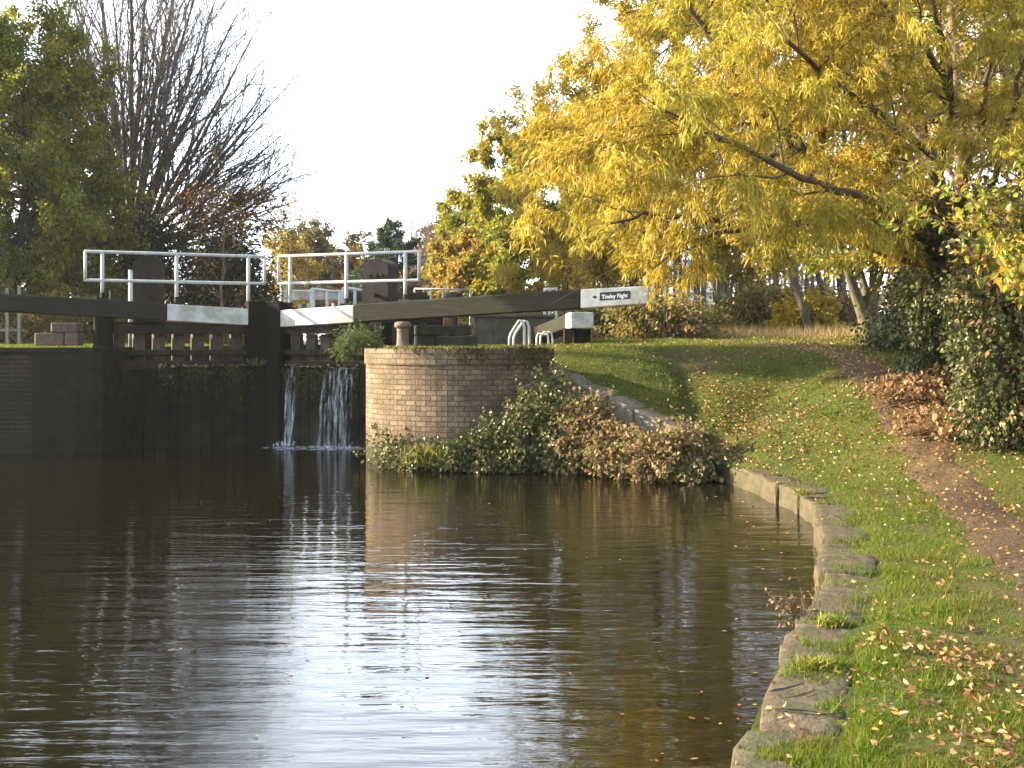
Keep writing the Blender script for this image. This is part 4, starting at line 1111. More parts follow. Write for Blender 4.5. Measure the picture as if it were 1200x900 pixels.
def pine(px, Y, ytop, ybase_w, label, seed, n=15000):
    rng = np.random.default_rng(seed); x = PX(px, Y); z0 = 1.9; zt_ = EYE-(ytop-HOR)/F*Y; H = zt_-z0
    g = thing('pine_tree', (x, Y, z0), label, 'pine tree', 'pines far behind the lock')
    tb = Tubes(); tw = []
    tr = np.array([(x+rng.normal(0, .03)*i, Y, z0+H*i/8) for i in range(9)]); tb.add(tr, np.linspace(.16, .02, 9), 6)
    for i in range(46):
        f = .18+.80*i/46; p, t, _ = along(tr, f); a = rng.random()*6.283
        l = ybase_w*(1-f)**.75*rng.uniform(.5, 1.15)+.15
        pts, rr = grow(rng, p, (math.cos(a), math.sin(a), .22), l, .03, .008, 5, .08, .05); tb.add(pts, rr, 4); tw.append(pts)
        for j in range(5):
            q, tq, _ = along(pts, .3+.14*j); pp, r2 = grow(rng, q, tq+rng.normal(0, .6, 3), l*.28, .012, .005, 3, .1, .08); tb.add(pp, r2, 3); tw.append(pp)
    tb.part('trunk', M['bark'], g)
    v, f = leaves_on(rng, tw, n, .26, .035, down=-.15, out=.9, fmin=.2, jit=.05, fold=.1, droop=0)
    part('crown', v, f.astype(np.int32), M['pine'], g)
pine(463, 50, 258, 1.9, 'tallest dark pine, left of the others above the right handrail', 71, 17000)
pine(434, 52, 283, 1.2, 'small pine at the left of the pine group', 72, 8000)
pine(528, 51, 240, 1.0, 'slim pine top rising beside the yellow trees', 73, 8000)

# bare brown birches in the gap
def birch_proto(seed, H, nb):
    rng = np.random.default_rng(seed); tb = Tubes(); tw = []
    tr = np.array([(rng.normal(0, .05)*(i > 0), rng.normal(0, .05)*(i > 0), H*i/9) for i in range(10)])
    tb2 = Tubes(); tb2.add(tr, np.linspace(.075, .012, 10), 6)
    ramify(rng, tr, np.linspace(.075, .012, 10), [dict(n=nb, f0=.22, f1=.98, abs=1.35, ang=34, wig=.10, up=.06, seg=5, k=3, taper=.35, rmin=.010), dict(n=6, f0=.15, f1=1, len=.55, ang=38, wig=.14, up=.03, seg=3, k=3, taper=.5, rmin=.008)], tb, tw)
    return tb2.arrays(), tb.arrays(), tw
birch_protos = []
for s in range(5):
    a, b, tw = birch_proto(900+s, 7.5+.5*s, 24)
    birch_protos.append((mk_mesh('trunk', a[0], a[1], M['birch'], True), mk_mesh('branches', b[0], b[1], M['twigbark'], True)))
def put_birch(x, Y, z, s, rot, k, label, group, H=1.0):
    g = thing('birch_tree', (x, Y, z), label, 'birch tree', group)
    g.rotation_euler = (0, 0, rot); g.scale = (s, s, s*H)
    put('trunk', birch_protos[k][0], g); put('branches', birch_protos[k][1], g)
rb = np.random.default_rng(17)
for i in range(22):
    px = 482+i*2.4+rb.uniform(-2, 2); Y = rb.uniform(52, 62)
    put_birch(PX(px, Y), Y, 1.9, rb.uniform(.62, .78), rb.random()*6, i % 5, 'slender bare brown birch in the thicket between pines and yellow trees', 'bare birches in the far thicket')
for i in range(44):
    px = 770+i*5.3+rb.uniform(-4, 4); Y = rb.uniform(34, 50)
    x = PX(px, Y); put_birch(x, Y, gz(x, Y)-.1, rb.uniform(.8, 1.15), rb.random()*6, i % 5, 'thin leafless trunk in the wood behind the lawn, under the willow', 'thin trunks in the wood behind the lawn')

# yellow and green trees in the middle, right of the gap
simple_tree('autumn_tree', 555, 50, 7.0, 2.2, 'yellow green tree at the left end of the golden row', 'tree', M['limegreen'], 26000, .15, .09, 81, n1=30, f0=.06, trunk_r=.15)
simple_tree('autumn_tree', 605, 44, 8.4, 2.5, 'lime green leaved tree in the golden row', 'tree', M['limegreen'], 26000, .15, .09, 82, n1=30, f0=.05, trunk_r=.16)
simple_tree('autumn_tree', 660, 36, 8.0, 2.3, 'golden orange willow above the white topped rail', 'tree', M['gold'], 38000, .12, .042, 83, n1=32, f0=.05, trunk_r=.14, shape='lance', down=.6)
simple_tree('autumn_tree', 708, 40, 8.6, 2.4, 'tall green and gold tree rising behind the name plate', 'tree', M['limegreen'], 46000, .13, .065, 84, n1=34, f0=.06, trunk_r=.18)
simple_tree('autumn_tree', 765, 32, 11.5, 2.7, 'tall golden tree close behind the willow', 'tree', M['gold'], 46000, .12, .045, 85, n1=32, f0=.12, trunk_r=.16, shape='lance', down=.6)
simple_tree('autumn_tree', 728, 34, 8.4, 2.5, 'full golden tree filling the gap behind the name plate', 'tree', M['gold'], 34000, .12, .045, 96, n1=34, f0=.06, trunk_r=.14, shape='lance', down=.6)
simple_tree('autumn_tree', 850, 42, 13.5, 3.0, 'golden tree high behind the willow crown', 'tree', M['gold'], 22000, .15, .07, 86, n1=32, f0=.38, trunk_r=.16)
simple_tree('autumn_tree', 990, 40, 14.0, 3.0, 'olive tree high behind the arch of the willow', 'tree', M['limegreen'], 22000, .15, .07, 87, n1=32, f0=.35, trunk_r=.16)
simple_tree('autumn_tree', 1075, 27, 12.5, 2.8, 'golden tree filling the sky above the path arch', 'tree', M['gold'], 26000, .12, .05, 94, n1=36, f0=.3, trunk_r=.14)
simple_tree('autumn_tree', 1190, 24, 11.5, 2.8, 'olive yellow tree behind the twigs at the upper right', 'tree', M['limegreen'], 22000, .11, .05, 95, n1=36, f0=.25, trunk_r=.14)
simple_tree('bare_tree', 1110, 22, 11.5, 2.6, 'tangled thinly leaved brown tree at the upper right corner', 'tree', M['gold'], 5500, .085, .03, 88, n1=44, f0=.25, trunk_r=.16, bark=M['twigbark'], levels=[dict(n=40, f0=.22, f1=.98, abs=2.3, ang=55, wig=.14, up=.0, seg=7, k=5, taper=.4), dict(n=8, f0=.2, f1=1, len=.5, ang=45, wig=.2, up=-.04, seg=5, k=4, taper=.5), dict(n=5, f0=.15, f1=1, len=.5, ang=45, wig=.22, up=-.05, seg=3, k=3, taper=.6)])
simple_tree('bare_tree', 1215, 17, 9.5, 2.2, 'twiggy thinly leaved tree cut by the right edge above the ivy', 'tree', M['limegreen'], 3500, .08, .035, 89, trunk_r=.14, bark=M['twigbark'], levels=[dict(n=36, f0=.22, f1=.98, abs=2.0, ang=55, wig=.15, up=.0, seg=7, k=5, taper=.4), dict(n=8, f0=.2, f1=1, len=.5, ang=45, wig=.2, up=-.06, seg=5, k=4, taper=.5), dict(n=4, f0=.15, f1=1, len=.5, ang=45, wig=.22, up=-.06, seg=3, k=3, taper=.6)])

# multi-stemmed mossy tree at the end of the path
def mossy():
    Y = 26.; b = P(1018, 404, Y); b[2] = gz(b[0], Y)-.1
    mk = lambda l: np.array([b]+[P(x, y, Y+dy) for x, y, dy in l])
    main = mk([(1012, 370, 0), (1003, 345, 0), (995, 320, -.2), (985, 290, -.4), (978, 250, -.6)])
    st = [(mk([(1016, 370, 0), (1014, 340, .2), (1005, 310, .3), (996, 280, .4), (990, 240, .5)]), (.13, .05)),
          (mk([(1022, 372, .1), (1024, 345, .2), (1024, 310, .3), (1022, 270, .5), (1030, 230, .6)]), (.15, .06)),
          (mk([(1020, 360, 0), (1030, 330, -.2), (1040, 290, -.4), (1050, 250, -.5)]), (.10, .04))]
    tree('mossy_tree', tuple(b), 'forked mossy tree with several stems where the path bends away', 'tree', main, (.17, .05),
         [dict(n=9, f0=.5, f1=1, abs=1.4, ang=55, wig=.15, up=.03, seg=5, k=4, taper=.4), dict(n=6, f0=.2, f1=1, len=.5, ang=45, wig=.2, up=-.02, seg=4, k=3, taper=.5)],
         dict(n=9000, Lr=.10, Wr=.05, down=.5, out=.9, fmin=.1, jit=.08, shape='oval'), M['moss'], M['limegreen'], 91, extra_stems=st)
mossy()
def leaning(px0, py0, px1, py1, Y, r, label, seed):
    b = P(px0, py0, Y); b[2] = gz(b[0], Y)-.1; e = P(px1, py1, Y); m_ = (b+e)/2+np.array([.12, 0, 0])
    t = np.linspace(0, 1, 8)[:, None]; pts = b*(1-t)**2+2*m_*t*(1-t)+e*t*t
    tree('leaning_tree', tuple(b), label, 'tree', pts, (r, r*.45), [dict(n=7, f0=.55, f1=1, abs=1.3, ang=50, wig=.15, up=.05, seg=5, k=4, taper=.45), dict(n=5, f0=.2, f1=1, len=.5, ang=45, wig=.2, up=0, seg=3, k=3, taper=.5)], dict(n=2500, Lr=.10, Wr=.05, jit=.08, shape='oval'), M['bark'], M['gold'], seed)
leaning(950, 396, 915, 285, 29, .13, 'grey trunk leaning left in front of the wood', 92)
leaning(972, 398, 945, 270, 31, .12, 'thinner trunk leaning left just right of the other leaning trunk', 93)

# scrub along the back of the lawn
SCR = [(610, 36, 1.5, 1.0, 'scrub', 'scrub seen just over the dark middle of the right beam'), (672, 34, 1.5, 1.0, 'scrub', 'scrub behind the white topped rail'), (725, 32, 1.3, .9, 'scrub', 'olive scrub behind the white beam tip'), (770, 27, 1.2, .9, 'scrub', 'brown green bush under the drooping willow tips'), (806, 29, .9, .5, 'scrub', 'low brown bush left end of the wood edge'),
       (872, 31, 1.1, .9, 'scrub', 'olive bush at the edge of the wood'), (905, 32, 1.1, .9, 'scrub', 'olive brown bush below the leaning trunks'),
       (940, 29.5, .75, .85, 'gold', 'rounded yellow bush at the edge of the wood'), (980, 31, 1.0, .9, 'brownleaf', 'brown bush left of the forked mossy tree')]
for k, (px, Y, rx, rz, mt, lab) in enumerate(SCR):
    x = PX(px, Y); z = gz(x, Y)
    r_ = np.random.default_rng(130+k)
    bush('wood_edge_bush', (x, Y, z-.1), lab, 'bush', [(x, Y, z+rz*.5, rx, .7, rz*.7)]+ells(r_, x, Y, z+rz*.55, rx*.7, .4, rz*.4, 5, rx*.4), 6500, .085, .05, M[mt], 140+k, zmin=z-.05, stems=60, sr=.010, shell=.95, runners=60)
simple_tree('young_tree', 878, 33, 5.6, 1.0, 'slim young tree with orange yellow leaves before the wood', 'tree', M['orange'], 3500, .10, .06, 150, n1=18, trunk_r=.05, bark=M['twigbark'])
simple_tree('young_tree', 1052, 24, 4.6, 1.1, 'young yellow leaved tree right of the forked mossy tree', 'tree', M['gold'], 5200, .10, .06, 151, n1=18, trunk_r=.05, bark=M['twigbark'])

# ivy-grown bank on the right
def ivybank():
    spec = [((1085, 19.5), [(1082, 400, 19.5, .75, .8, 1.1), (1060, 425, 19.8, .6, .6, .7), (1095, 345, 19.5, .6, .7, .8)], 16000, 'ivy', 'shaded ivy thicket beside the far stretch of path'),
            ((1115, 16.8), [(1112, 395, 16.6, .62, .7, 1.0), (1105, 335, 16.3, .55, .6, .7), (1128, 440, 16.6, .55, .6, .55)], 16000, 'ivy', 'dark ivy mound around the willow trunk foot'),
            ((1172, 13.6), [(1165, 430, 13.5, .42, .6, .75), (1172, 365, 13.6, .45, .6, .7), (1195, 400, 13.9, .55, .7, 1.1), (1118, 305, 15.6, .45, .5, .5), (1150, 262, 15.2, .45, .5, .5), (1165, 310, 13.6, .4, .5, .5), (1190, 290, 13.8, .5, .6, .6)], 36000, 'ivypale', 'tall sunlit ivy column at the right edge beside the path'),
            ((1270, 13.0), [(1262, 400, 13.0, .7, .8, 1.3), (1240, 330, 13.4, .6, .8, .9), (1330, 380, 12.6, .9, .9, 1.4)], 18000, 'ivy', 'ivy covered hedge running out of the right edge')]
    for k, ((px, Y), es, n, mt, lab) in enumerate(spec):
        x = PX(px, Y); z = gz(x, Y)
        E = [(PX(a, c), c, EYE-(b-HOR)/F*c, rx, ry, rz) for a, b, c, rx, ry, rz in es]
        bush('ivy_thicket', (x, Y, z-.1), lab, 'ivy', E, n, .06, .05, M[mt], 160+k, shape='ivy', zmin=z-.05, stems=18, bark=M['bark'], shell=.55, rough=.36, runners=45, sr=.008)
ivybank()
def brown_tangle():
    x, Y = PX(1225, 14.5), 14.5; z = gz(x, Y)
    bush('bramble_tangle', (x, Y, z-.1), 'tangle of dry brown bramble and dead stems at the right edge', 'bramble', [(PX(1190, 13.2), 13.2, 2.6, .5, .5, .9), (PX(1215, 13.2), 13.2, 1.6, .5, .5, .7)], 3500, .07, .045, M['brownleaf'], 171, stems=120, sr=.008, shell=1.0)
brown_tangle()
# leaf-strewn low brambles at the foot of the bank
for k, (px, py, Y, lab) in enumerate([(1085, 470, 15.8, 'low brown bramble patch right of the path in shade'), (1130, 480, 14.2, 'low rusty bramble patch at the foot of the ivy column')]):
    x = PX(px, Y); z = gz(x, Y)
    bush('low_bramble', (x, Y, z-.05), lab, 'bramble', [(x, Y, z+.08, .7, .8, .22), (x+.5, Y+.6, z+.15, .6, .8, .25)], 3200, .07, .05, M['brownleaf'], 180+k, stems=40, sr=.006, shell=1.0, zmin=z-.03)

# near shrub branches from the right
def near_shrub():
    rng = np.random.default_rng(55); b = np.array([5.2, 9.2, gz(5.2, 9.2)-.05])
    g = thing('turning_shrub', tuple(b), 'near shrub sprays with large yellow, green and orange leaves at the right edge', 'shrub')
    tb = Tubes(); tw = []
    ends = [(1060, 235, 8.6), (1095, 200, 8.8), (1130, 275, 8.4), (1150, 215, 9.0), (1120, 250, 9.2), (1185, 180, 9.0), (1195, 290, 8.5), (1165, 250, 8.8), (1205, 240, 9.0), (1240, 150, 9.0)]
    for px, py, Y in ends:
        e = P(px, py, Y); s = b+rng.normal(0, .15, 3)*np.array([1, 1, 0]); m_ = (s+e)/2+np.array([.35, 0, .55])
        t = np.linspace(0, 1, 12)[:, None]; pts = s*(1-t)**2+2*m_*t*(1-t)+e*t*t; rr = np.linspace(.016, .004, 12)
        tb.add(pts, rr, 5)
        ramify(rng, pts, rr, [dict(n=9, f0=.45, f1=1, abs=.42, ang=45, wig=.15, up=-.02, seg=4, k=4, taper=.5, tw=True), dict(n=2, f0=.3, f1=1, len=.5, ang=45, wig=.2, up=-.05, seg=3, k=3, taper=.6)], tb, tw); tw.append(pts[7:])
    tb.part('stems', M['twigbark'], g)
    v, f = leaves_on(rng, tw, 2000, .058, .038, down=.5, out=.8, fmin=.1, jit=.02, shape='oval', clump=1.5)
    part('foliage', v, f.astype(np.int32), M['shrubleaf'], g)
near_shrub()

# ------------------------------------------------------------------ ivy and bramble bank at the wall foot
def wall_foot():
    S = [('ivy_bush', [(-1.72, 17.55, .18, .34, .30, .30), (-1.45, 17.30, .12, .40, .28, .22)], 2600, 'ivypale', 'low ivy clump in the corner by the waterfall', .055),
         ('ivy_bush', [(-.55, 17.02, .16, .62, .34, .32), (-.15, 16.92, .30, .5, .34, .42), (.1, 17.1, .45, .4, .3, .40)], 11000, 'ivy', 'dark green ivy bank under the brick wall', .058),
         ('ivy_bush', [(.45, 17.0, .55, .45, .38, .52), (.55, 17.25, .95, .32, .3, .42), (.25, 17.25, .8, .3, .25, .35), (.75, 16.85, .25, .45, .35, .35)], 13000, 'ivypale', 'tall mixed ivy mound reaching the top of the wall', .058),
         ('bramble_bush', [(1.15, 16.65, .40, .48, .38, .45), (1.55, 16.25, .28, .45, .35, .38), (.95, 16.95, .7, .35, .3, .35)], 11000, 'tan', 'pale tan bramble heap below the sloping wing wall', .06),
         ('bramble_bush', [(1.95, 15.85, .24, .42, .33, .34), (2.2, 16.0, .42, .35, .32, .28)], 7500, 'tan', 'brown bramble heap at the end of the wing wall', .058),
         ('ivy_bush', [(2.30, 15.75, .12, .34, .28, .22), (2.52, 16.15, .22, .25, .25, .2)], 4200, 'ivypale', 'low ivy at the water where the edging stones begin', .052)]
    for k, (nm, E, n, mt, lab, L) in enumerate(S):
        b = (E[0][0], E[0][1]+.1, 0.0)
        bush(nm, b, lab, 'ivy' if nm[0] == 'i' else 'bramble', E, n, L, L*.82, M[mt], 200+k, shape='ivy', zmin=-.01, stems=60, sr=.006, shell=.85, rough=.42, bark=M['twigbark'], runners=26)
wall_foot()
def tuft(name, c, n, h, sp, mat, label, seed, w=.008, cat='grass tuft'):
    rng = np.random.default_rng(seed); pos = np.array(c)+np.column_stack([rng.normal(0, sp, n), rng.normal(0, sp*.7, n), np.zeros(n)])
    d = rng.normal(0, .38, (n, 3)); d[:, 2] = 1
    v, f = leaf_arrays(rng, pos, d, h*rng.uniform(.5, 1.1, n), np.full(n, w), .1, .35, 'lance')
    return solo(name, v, f.astype(np.int32), mat, c, label, cat)
tuft('grass_tuft', (-1.12, 17.12, .05), 700, .55, .17, M['tuft'], 'bright yellow green grass tuft at the brick wall foot', 221, .012)
bush('hanging_shrub', (-2.1, 19.9, 1.72), 'feathery green shrub growing over the wall top at the gate', 'shrub', [(-2.62, 19.95, 1.90, .27, .24, .22), (-2.40, 19.9, 1.84, .24, .22, .18), (-2.80, 19.95, 1.74, .18, .2, .18)], 2600, .085, .014, M['freshgreen'], 222, shape='lance', stems=40, sr=.005, shell=1.0, rough=.5)
at, T, u, bk, g_ = GL
c = at(T(299))-bk*.05
tuft('gate_plant', (c[0], c[1], 1.40), 60, .26, .07, M['freshgreen'], 'small bright green plant sprouting beside the mitre post', 223, .05, 'plant')
c = hit(930, 752)
def dead_weed():
    rng = np.random.default_rng(61); b = np.array([1.72, 7.0, .10]); g = thing('dead_weed', tuple(b), 'dead brown weed leaning over the water from the edging stones', 'weed')
    tb = Tubes(); tw = []
    for i in range(7):
        pts, rr = grow(rng, b+rng.normal(0, .03, 3), (rng.normal(-.1, .2), rng.normal(0, .2), 1), rng.uniform(.2, .36), .005, .002, 6, .12, 0); tb.add(pts, rr, 4)
        ramify(rng, pts, rr, [dict(n=5, f0=.3, f1=1, abs=.12, ang=50, wig=.2, up=0, seg=3, k=3, taper=.6)], tb, tw)
    tb.part('stems', M['willowbark'], g); v, f = leaves_on(rng, tw, 130, .028, .014, jit=.01, shape='oval'); part('seed_heads', v, f.astype(np.int32), M['brownleaf'], g)['kind'] = 'stuff'
dead_weed()
for k, (x, y, lab) in enumerate([(1.80, 6.75, 'grass tuft spilling over the edge by the dead weed'), (1.48, 5.85, 'pale grass tuft hanging over the nearest slab edge'), (3.05, 12.5, 'dry grass tuft at the bend of the bank')]):
    tuft('grass_tuft', (x, y, .235), 260, .13, .042, M['tuft'], lab, 230+k, .007)
# sticks lying on the slabs
for k, (px, py, l, a, lab) in enumerate([(940, 828, .28, -.25, 'pale bent stick lying on the nearest slab'), (930, 808, .22, .1, 'short pale stick on the slab behind the bent stick')]):
    Y = F*(EYE-.265)/(py-HOR); x = PX(px, Y); rng = np.random.default_rng(k)
    pts, rr = grow(rng, (x-l/2, Y, .262), (1, a, 0), l, .007, .004, 6, .18, 0); pts[:, 2] = .262
    m = MB(); m.tube(pts, rr, 6); m.solo('stick', M['boardwood'], (x, Y, .255), lab, 'stick', smooth=True)

# ------------------------------------------------------------------ grass, fallen leaves, far wood
def grass():
    rng = np.random.default_rng(71)
    def sample(n, y0, y1, pw):
        q = rng.random(n); Y = (y0**(1-pw)+q*(y1**(1-pw)-y0**(1-pw)))**(1/(1-pw))
        X = Y*rng.uniform(-.34, .52, n); return X, Y
    out_v = []
    def blades(X, Y, h, w, name):
        n = len(X); Z = terr(X, Y)-.008; Z = np.where(seg_dist(X, Y, BANK) < .34, np.maximum(Z, .235), Z)
        d = np.column_stack([rng.normal(0, .45, n), rng.normal(0, .45, n), np.ones(n)]); d = unit(d)
        a = rng.random(n)*6.283; s = np.column_stack([np.cos(a), np.sin(a), np.zeros(n)])
        p = np.column_stack([X, Y, Z]); tip = p+d*h[:, None]; tip[:, :2] += rng.normal(0, .3, (n, 2))*h[:, None]
        return np.stack([p-s*(w/2)[:, None], p+s*(w/2)[:, None], tip], 1).reshape(-1, 3)
    def ok(X, Y, pm=.85):
        dp = seg_dist(X, Y, PATHL); keep = (dp > path_half(Y)*(pm+.35*rng.random(len(X))))
        keep &= ~inside(X, Y, CANAL)
        db = seg_dist(X, Y, BANK)
        keep &= (db > .21+.11*np.sin(Y*5.1)+.11*np.sin(Y*11.7)+.1*rng.random(len(X))) | ((rng.random(len(X)) < .5) & (np.sin(X*7+Y*9.3)+np.sin(Y*4.1-X*3) > 1.05) & (db > .05))
        return keep
    def clump(X, Y):
        return .55+.45*np.sin(X*5.3+1.7*np.sin(Y*3.1))*np.sin(Y*4.7+1.3*np.sin(X*2.9))
    X, Y = sample(330000, 3.6, 22, 1.75); k = ok(X, Y) & (X > -.5); X, Y = X[k], Y[k]
    c = clump(X, Y); h = (.012+.062*c**1.6*rng.random(len(X)))*(1+.03*Y); w = (.0034+.0003*Y)*rng.uniform(.8, 1.4, len(X))
    nt_ = 420; q = rng.random(nt_); TY = 4+13*q**1.3; TX = TY*rng.uniform(-.1, .5, nt_); kk = rng.integers(18, 60, nt_); TX = np.repeat(TX, kk)+rng.normal(0, .045, kk.sum()); TY = np.repeat(TY, kk)+rng.normal(0, .045, kk.sum())
    k2 = ok(TX, TY, .7) & (TX > -.5); TX, TY = TX[k2], TY[k2]; out_v.append(blades(TX, TY, rng.uniform(.04, .12, len(TX)), rng.uniform(.004, .009, len(TX)), 0))
    out_v.append(blades(X, Y, h, w, 0))
    X = rng.uniform(-2, 12, 90000); Y = rng.uniform(17, 34, 90000); k = ok(X, Y); X, Y = X[k], Y[k]
    h = rng.uniform(.03, .075, len(X)); out_v.append(blades(X, Y, h, np.full(len(X), .016), 0))
    X = rng.uniform(-14, -6.9, 14000); Y = rng.uniform(20.1, 30, 14000)
    h = rng.uniform(.04, .10, len(X)); out_v.append(blades(X, Y, h, np.full(len(X), .016), 0))
    # turf lip over the right wall
    v = np.concatenate(out_v); f = np.arange(len(v), dtype=np.int32).reshape(-1, 3)
    tag(put('grass', mk_mesh('grass', v, f, M['grass'])), 'short green turf beside the path and on the lock side', 'grass', kind='stuff')
    # dry grass at the wood edge
    n = 9000; X = rng.uniform(3, 10, n); Y = rng.uniform(26.5, 31, n); k = seg_dist(X, Y, PATHL) > .6; X, Y = X[k], Y[k]
    v = blades(X, Y, rng.uniform(.12, .38, len(X)), np.full(len(X), .014), 0)
    tag(put('dry_grass', mk_mesh('dry_grass', v, np.arange(len(v), dtype=np.int32).reshape(-1, 3), M['drygrass'])), 'dry straw coloured grass along the edge of the wood', 'dry grass', kind='stuff')
grass()

def fallen():
    rng = np.random.default_rng(72); XY = []
    def cl(px, py, n, sx, sy):
        p = hit(px, py); XY.append(np.column_stack([rng.normal(p[0], sx, n), rng.normal(p[1], sy, n)]))
    q = rng.random(4200); Y = 4.5+20*q**.75; XY.append(np.column_stack([Y*rng.uniform(.0, .48, len(Y)), Y]))
    cl(860, 510, 1300, .55, .9); cl(930, 520, 900, .8, 1.2); nb = sum(map(len, XY)); cl(1130, 790, 230, .28, .45); cl(1150, 870, 200, .22, .3); cl(1075, 770, 60, .2, .35); cl(1010, 850, 16, .2, .3); ne = sum(map(len, XY)); cl(900, 470, 500, .9, 1.3)
    cl(1130, 480, 1100, .5, 1.2); cl(1080, 450, 900, .5, 1.5); cl(960, 400, 900, 1.2, 2.0); cl(1180, 510, 600, .6, 1.0)
    # along the path edges
    for s in (-1, 1):
        n = 650; t = 4+18*rng.random(n)**.7; x = np.interp(t, PATHL[:9, 1], PATHL[:9, 0]); w = path_half(t)
        XY.append(np.column_stack([x+s*(w*.8+rng.normal(0, .16, n)), t]))
    n = 120; t = rng.uniform(7, 20, n); XY.append(np.column_stack([np.interp(t, PATHL[:9, 1], PATHL[:9, 0])+rng.normal(0, .35, n), t]))
    XY = np.concatenate(XY); big = np.ones(len(XY)); big[nb:ne] = 1.25; k = ~inside(XY[:, 0], XY[:, 1], CANAL) & (XY[:, 1] > 3.2); XY = XY[k]; big = big[k]; n = len(XY)
    pos = np.column_stack([XY, terr(XY[:, 0], XY[:, 1])+rng.uniform(.012, .05, n)])
    d = np.column_stack([rng.normal(0, 1, (n, 2)), rng.normal(.05, .35, n)])
    L = rng.uniform(.018, .042, n)*(.75+.028*XY[:, 1])*big; 
    v, f = leaf_arrays(rng, pos, d, L, L*rng.uniform(.4, .75, n), .3, -.1, 'oval')
    tag(put('fallen_leaves', mk_mesh('fallen_leaves', v, f.astype(np.int32), M['fallen'])), 'brown, tan and yellow fallen leaves scattered over turf and path', 'fallen leaves', kind='stuff')
fallen()

def floating():
    rng = np.random.default_rng(74); n = 150; t = rng.random(n)
    Y = np.concatenate([rng.uniform(5.2, 16, 90), rng.uniform(5.5, 15, 60)]); xb = np.interp(Y, BANK[:, 1], BANK[:, 0])
    X = np.concatenate([xb[:90]-np.abs(rng.normal(.05, .35, 90))-.04, Y[90:]*rng.uniform(-.3, .1, 60)])
    pos = np.column_stack([X, Y, np.full(n, .006)]); d = np.column_stack([rng.normal(0, 1, (n, 2)), np.zeros(n)])
    L = rng.uniform(.025, .05, n); d = unit(d); sd_ = np.column_stack([-d[:, 1], d[:, 0], np.zeros(n)]); W_ = L*.3
    v = np.stack([pos, pos+d*(L*.45)[:, None]-sd_*W_[:, None], pos+d*L[:, None], pos+d*(L*.45)[:, None]+sd_*W_[:, None]], 1).reshape(-1, 3)
    v[:, 2] += rng.uniform(0, .006, len(v)); f = np.arange(4*n, dtype=np.int32).reshape(-1, 4)
    tag(put('floating_leaves', mk_mesh('floating_leaves', v, f, M['fallen'])), 'a few fallen leaves floating on the canal', 'floating leaves', kind='stuff')
floating()

def far_wood():
    rng = np.random.default_rng(73); E = []
    for x in np.arange(-95, 100, 4.2):
        Y = 105+rng.uniform(-8, 12); h = rng.uniform(3.4, 4.9)*(1.0 if -30 < x < 5 else 1.3)
        E.append((x, Y, 1.9+h*.55, 3.0, 2.5, h*.75))
    (v, f), _ = blob_leaves(rng, E, 42000, .42, .30, 'oval', shell=.5, rough=.3)
    tag(put('far_wood', mk_mesh('far_wood', v, f.astype(np.int32), M['hazy'])), 'far belt of olive brown woodland on the skyline', 'woodland', kind='stuff')
far_wood()

def haze():
    m, nt, ns, ln = new_mat('pale_haze')
    out = ns.new('ShaderNodeOutputMaterial'); v = ns.new('ShaderNodeVolumePrincipled')
    v.inputs['Color'].default_value = (.93, .95, .98, 1); v.inputs['Density'].default_value = HAZE; v.inputs['Anisotropy'].default_value = .35
    ln.new(v.outputs[0], out.inputs['Volume'])
    b = MB(); b.box(-510, 510, -70, 710, -3, 27)
    vv, f = b.arrays(); o = put('haze', mk_mesh('haze', vv, f, m)); tag(o, 'pale autumn haze over the whole canal', 'haze', kind='stuff')
HAZE = .0003
haze()

# ------------------------------------------------------------------ light, sky, camera
EL, AZ = math.radians(21), math.radians(8)
sd = Vector((-math.cos(AZ)*math.cos(EL), math.sin(AZ)*math.cos(EL), math.sin(EL)))
lt = bpy.data.lights.new('sun', 'SUN'); lt.energy = 5.0; lt.angle = math.radians(.53); lt.color = (1, .82, .57)
lo = bpy.data.objects.new('sun', lt); COL.objects.link(lo); lo.rotation_euler = sd.to_track_quat('Z', 'Y').to_euler(); lo.location = (-20, 10, 30)
W = bpy.data.worlds.new('World'); sc.world = W; W.use_nodes = True
nt = W.node_tree; nt.nodes.clear()
sky = nt.nodes.new('ShaderNodeTexSky'); sky.sky_type = 'NISHITA'; sky.sun_disc = False
sky.sun_elevation = EL; sky.sun_rotation = math.atan2(sd.x, sd.y); sky.altitude = 60; sky.air_density = 1.0; sky.dust_density = 2.2; sky.ozone_density = 1.0
bg = nt.nodes.new('ShaderNodeBackground'); bg.inputs[1].default_value = .13
wo = nt.nodes.new('ShaderNodeOutputWorld'); hs = nt.nodes.new('ShaderNodeHueSaturation'); hs.inputs['Saturation'].default_value = .85; nt.links.new(sky.outputs[0], hs.inputs['Color'])
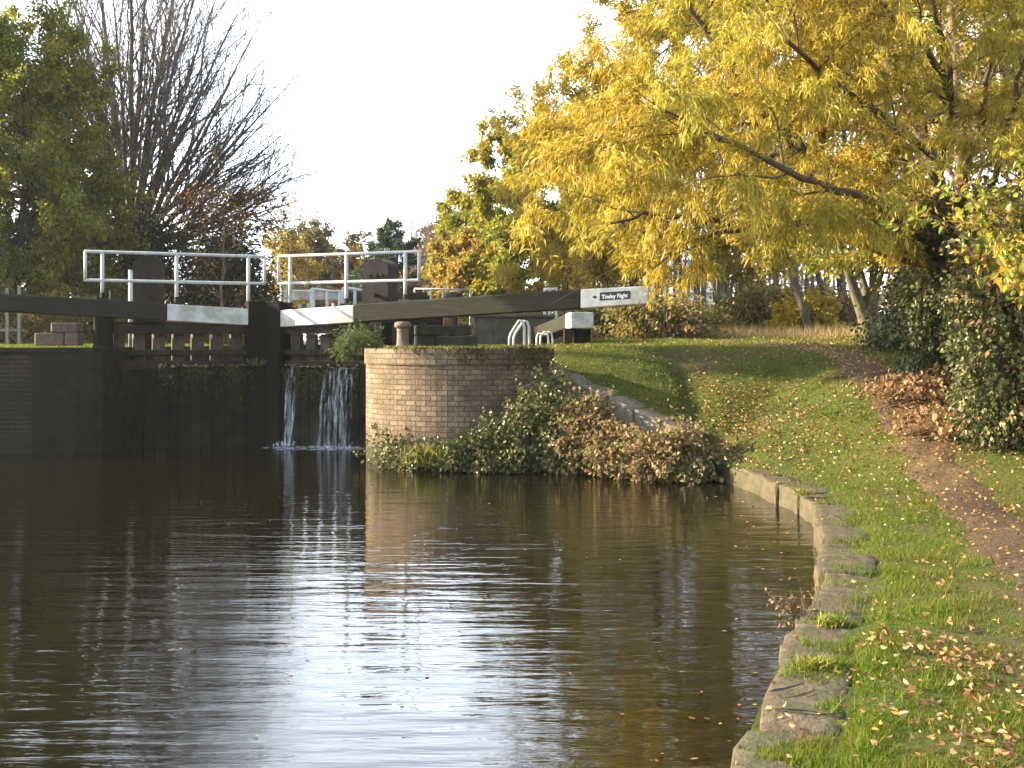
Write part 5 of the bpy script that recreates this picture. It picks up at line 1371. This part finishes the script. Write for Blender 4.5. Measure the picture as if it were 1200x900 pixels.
# thin bright high cloud, thickest low in the sky
tc = nt.nodes.new('ShaderNodeTexCoord'); sx = nt.nodes.new('ShaderNodeSeparateXYZ'); nt.links.new(tc.outputs['Generated'], sx.inputs[0])
rv = ramp(nt.nodes, [(0, (.86,)*3), (.36, (.80,)*3), (.52, (.34,)*3), (.68, (.12,)*3), (1, (.04,)*3)]); nt.links.new(sx.outputs[2], rv.inputs[0])
mp = nt.nodes.new('ShaderNodeMapping'); mp.inputs['Scale'].default_value = (1.5, 1.5, 6); nt.links.new(tc.outputs['Generated'], mp.inputs[0])
cn = nt.nodes.new('ShaderNodeTexNoise'); cn.inputs['Scale'].default_value = 1.6; cn.inputs['Detail'].default_value = 5; nt.links.new(mp.outputs[0], cn.inputs['Vector'])
cr_ = ramp(nt.nodes, [(.3, (.65,)*3), (.7, (1.1,)*3)]); nt.links.new(cn.outputs['Fac'], cr_.inputs[0])
mm = nt.nodes.new('ShaderNodeMath'); mm.operation = 'MULTIPLY'; nt.links.new(rv.outputs[0], mm.inputs[0]); nt.links.new(cr_.outputs[0], mm.inputs[1])
# brighter towards the sun's half of the sky
dp = nt.nodes.new('ShaderNodeVectorMath'); dp.operation = 'DOT_PRODUCT'; nt.links.new(tc.outputs['Generated'], dp.inputs[0]); dp.inputs[1].default_value = (-.45, .89, 0)
dm = nt.nodes.new('ShaderNodeMapRange'); dm.inputs[1].default_value = -1; dm.inputs[2].default_value = .75; dm.inputs[3].default_value = .10; dm.inputs[4].default_value = 1.0; nt.links.new(dp.outputs['Value'], dm.inputs[0])
m3 = nt.nodes.new('ShaderNodeMath'); m3.operation = 'MULTIPLY'; nt.links.new(mm.outputs[0], m3.inputs[0]); nt.links.new(dm.outputs[0], m3.inputs[1]); mm = m3
veil = mixc(nt.nodes, nt.links, mm.outputs[0], hs.outputs[0], (8.0, 8.8, 10.0)); nt.links.new(veil, bg.inputs[0]); nt.links.new(bg.outputs[0], wo.inputs[0])

cam = bpy.data.cameras.new('camera'); co = bpy.data.objects.new('camera', cam); COL.objects.link(co)
co.location = (0, 0, EYE); co.rotation_euler = (math.radians(90), 0, 0)
cam.sensor_width = 36; cam.lens = F*36/1200; cam.shift_y = -(450-HOR)/1200; cam.clip_end = 2000; cam.clip_start = .05
sc.camera = co
vs = sc.view_settings; vs.view_transform = 'Standard'; vs.look = 'None'; vs.gamma = 1; vs.use_curve_mapping = False; vs.exposure = 2.2
sc.render.engine = 'CYCLES'
cy = sc.cycles; cy.max_bounces = 6; cy.diffuse_bounces = 3; cy.glossy_bounces = 3; cy.transmission_bounces = 4; cy.transparent_max_bounces = 12; cy.caustics_reflective = False; cy.caustics_refractive = False
cy.use_denoising = True; cy.sample_clamp_indirect = 6
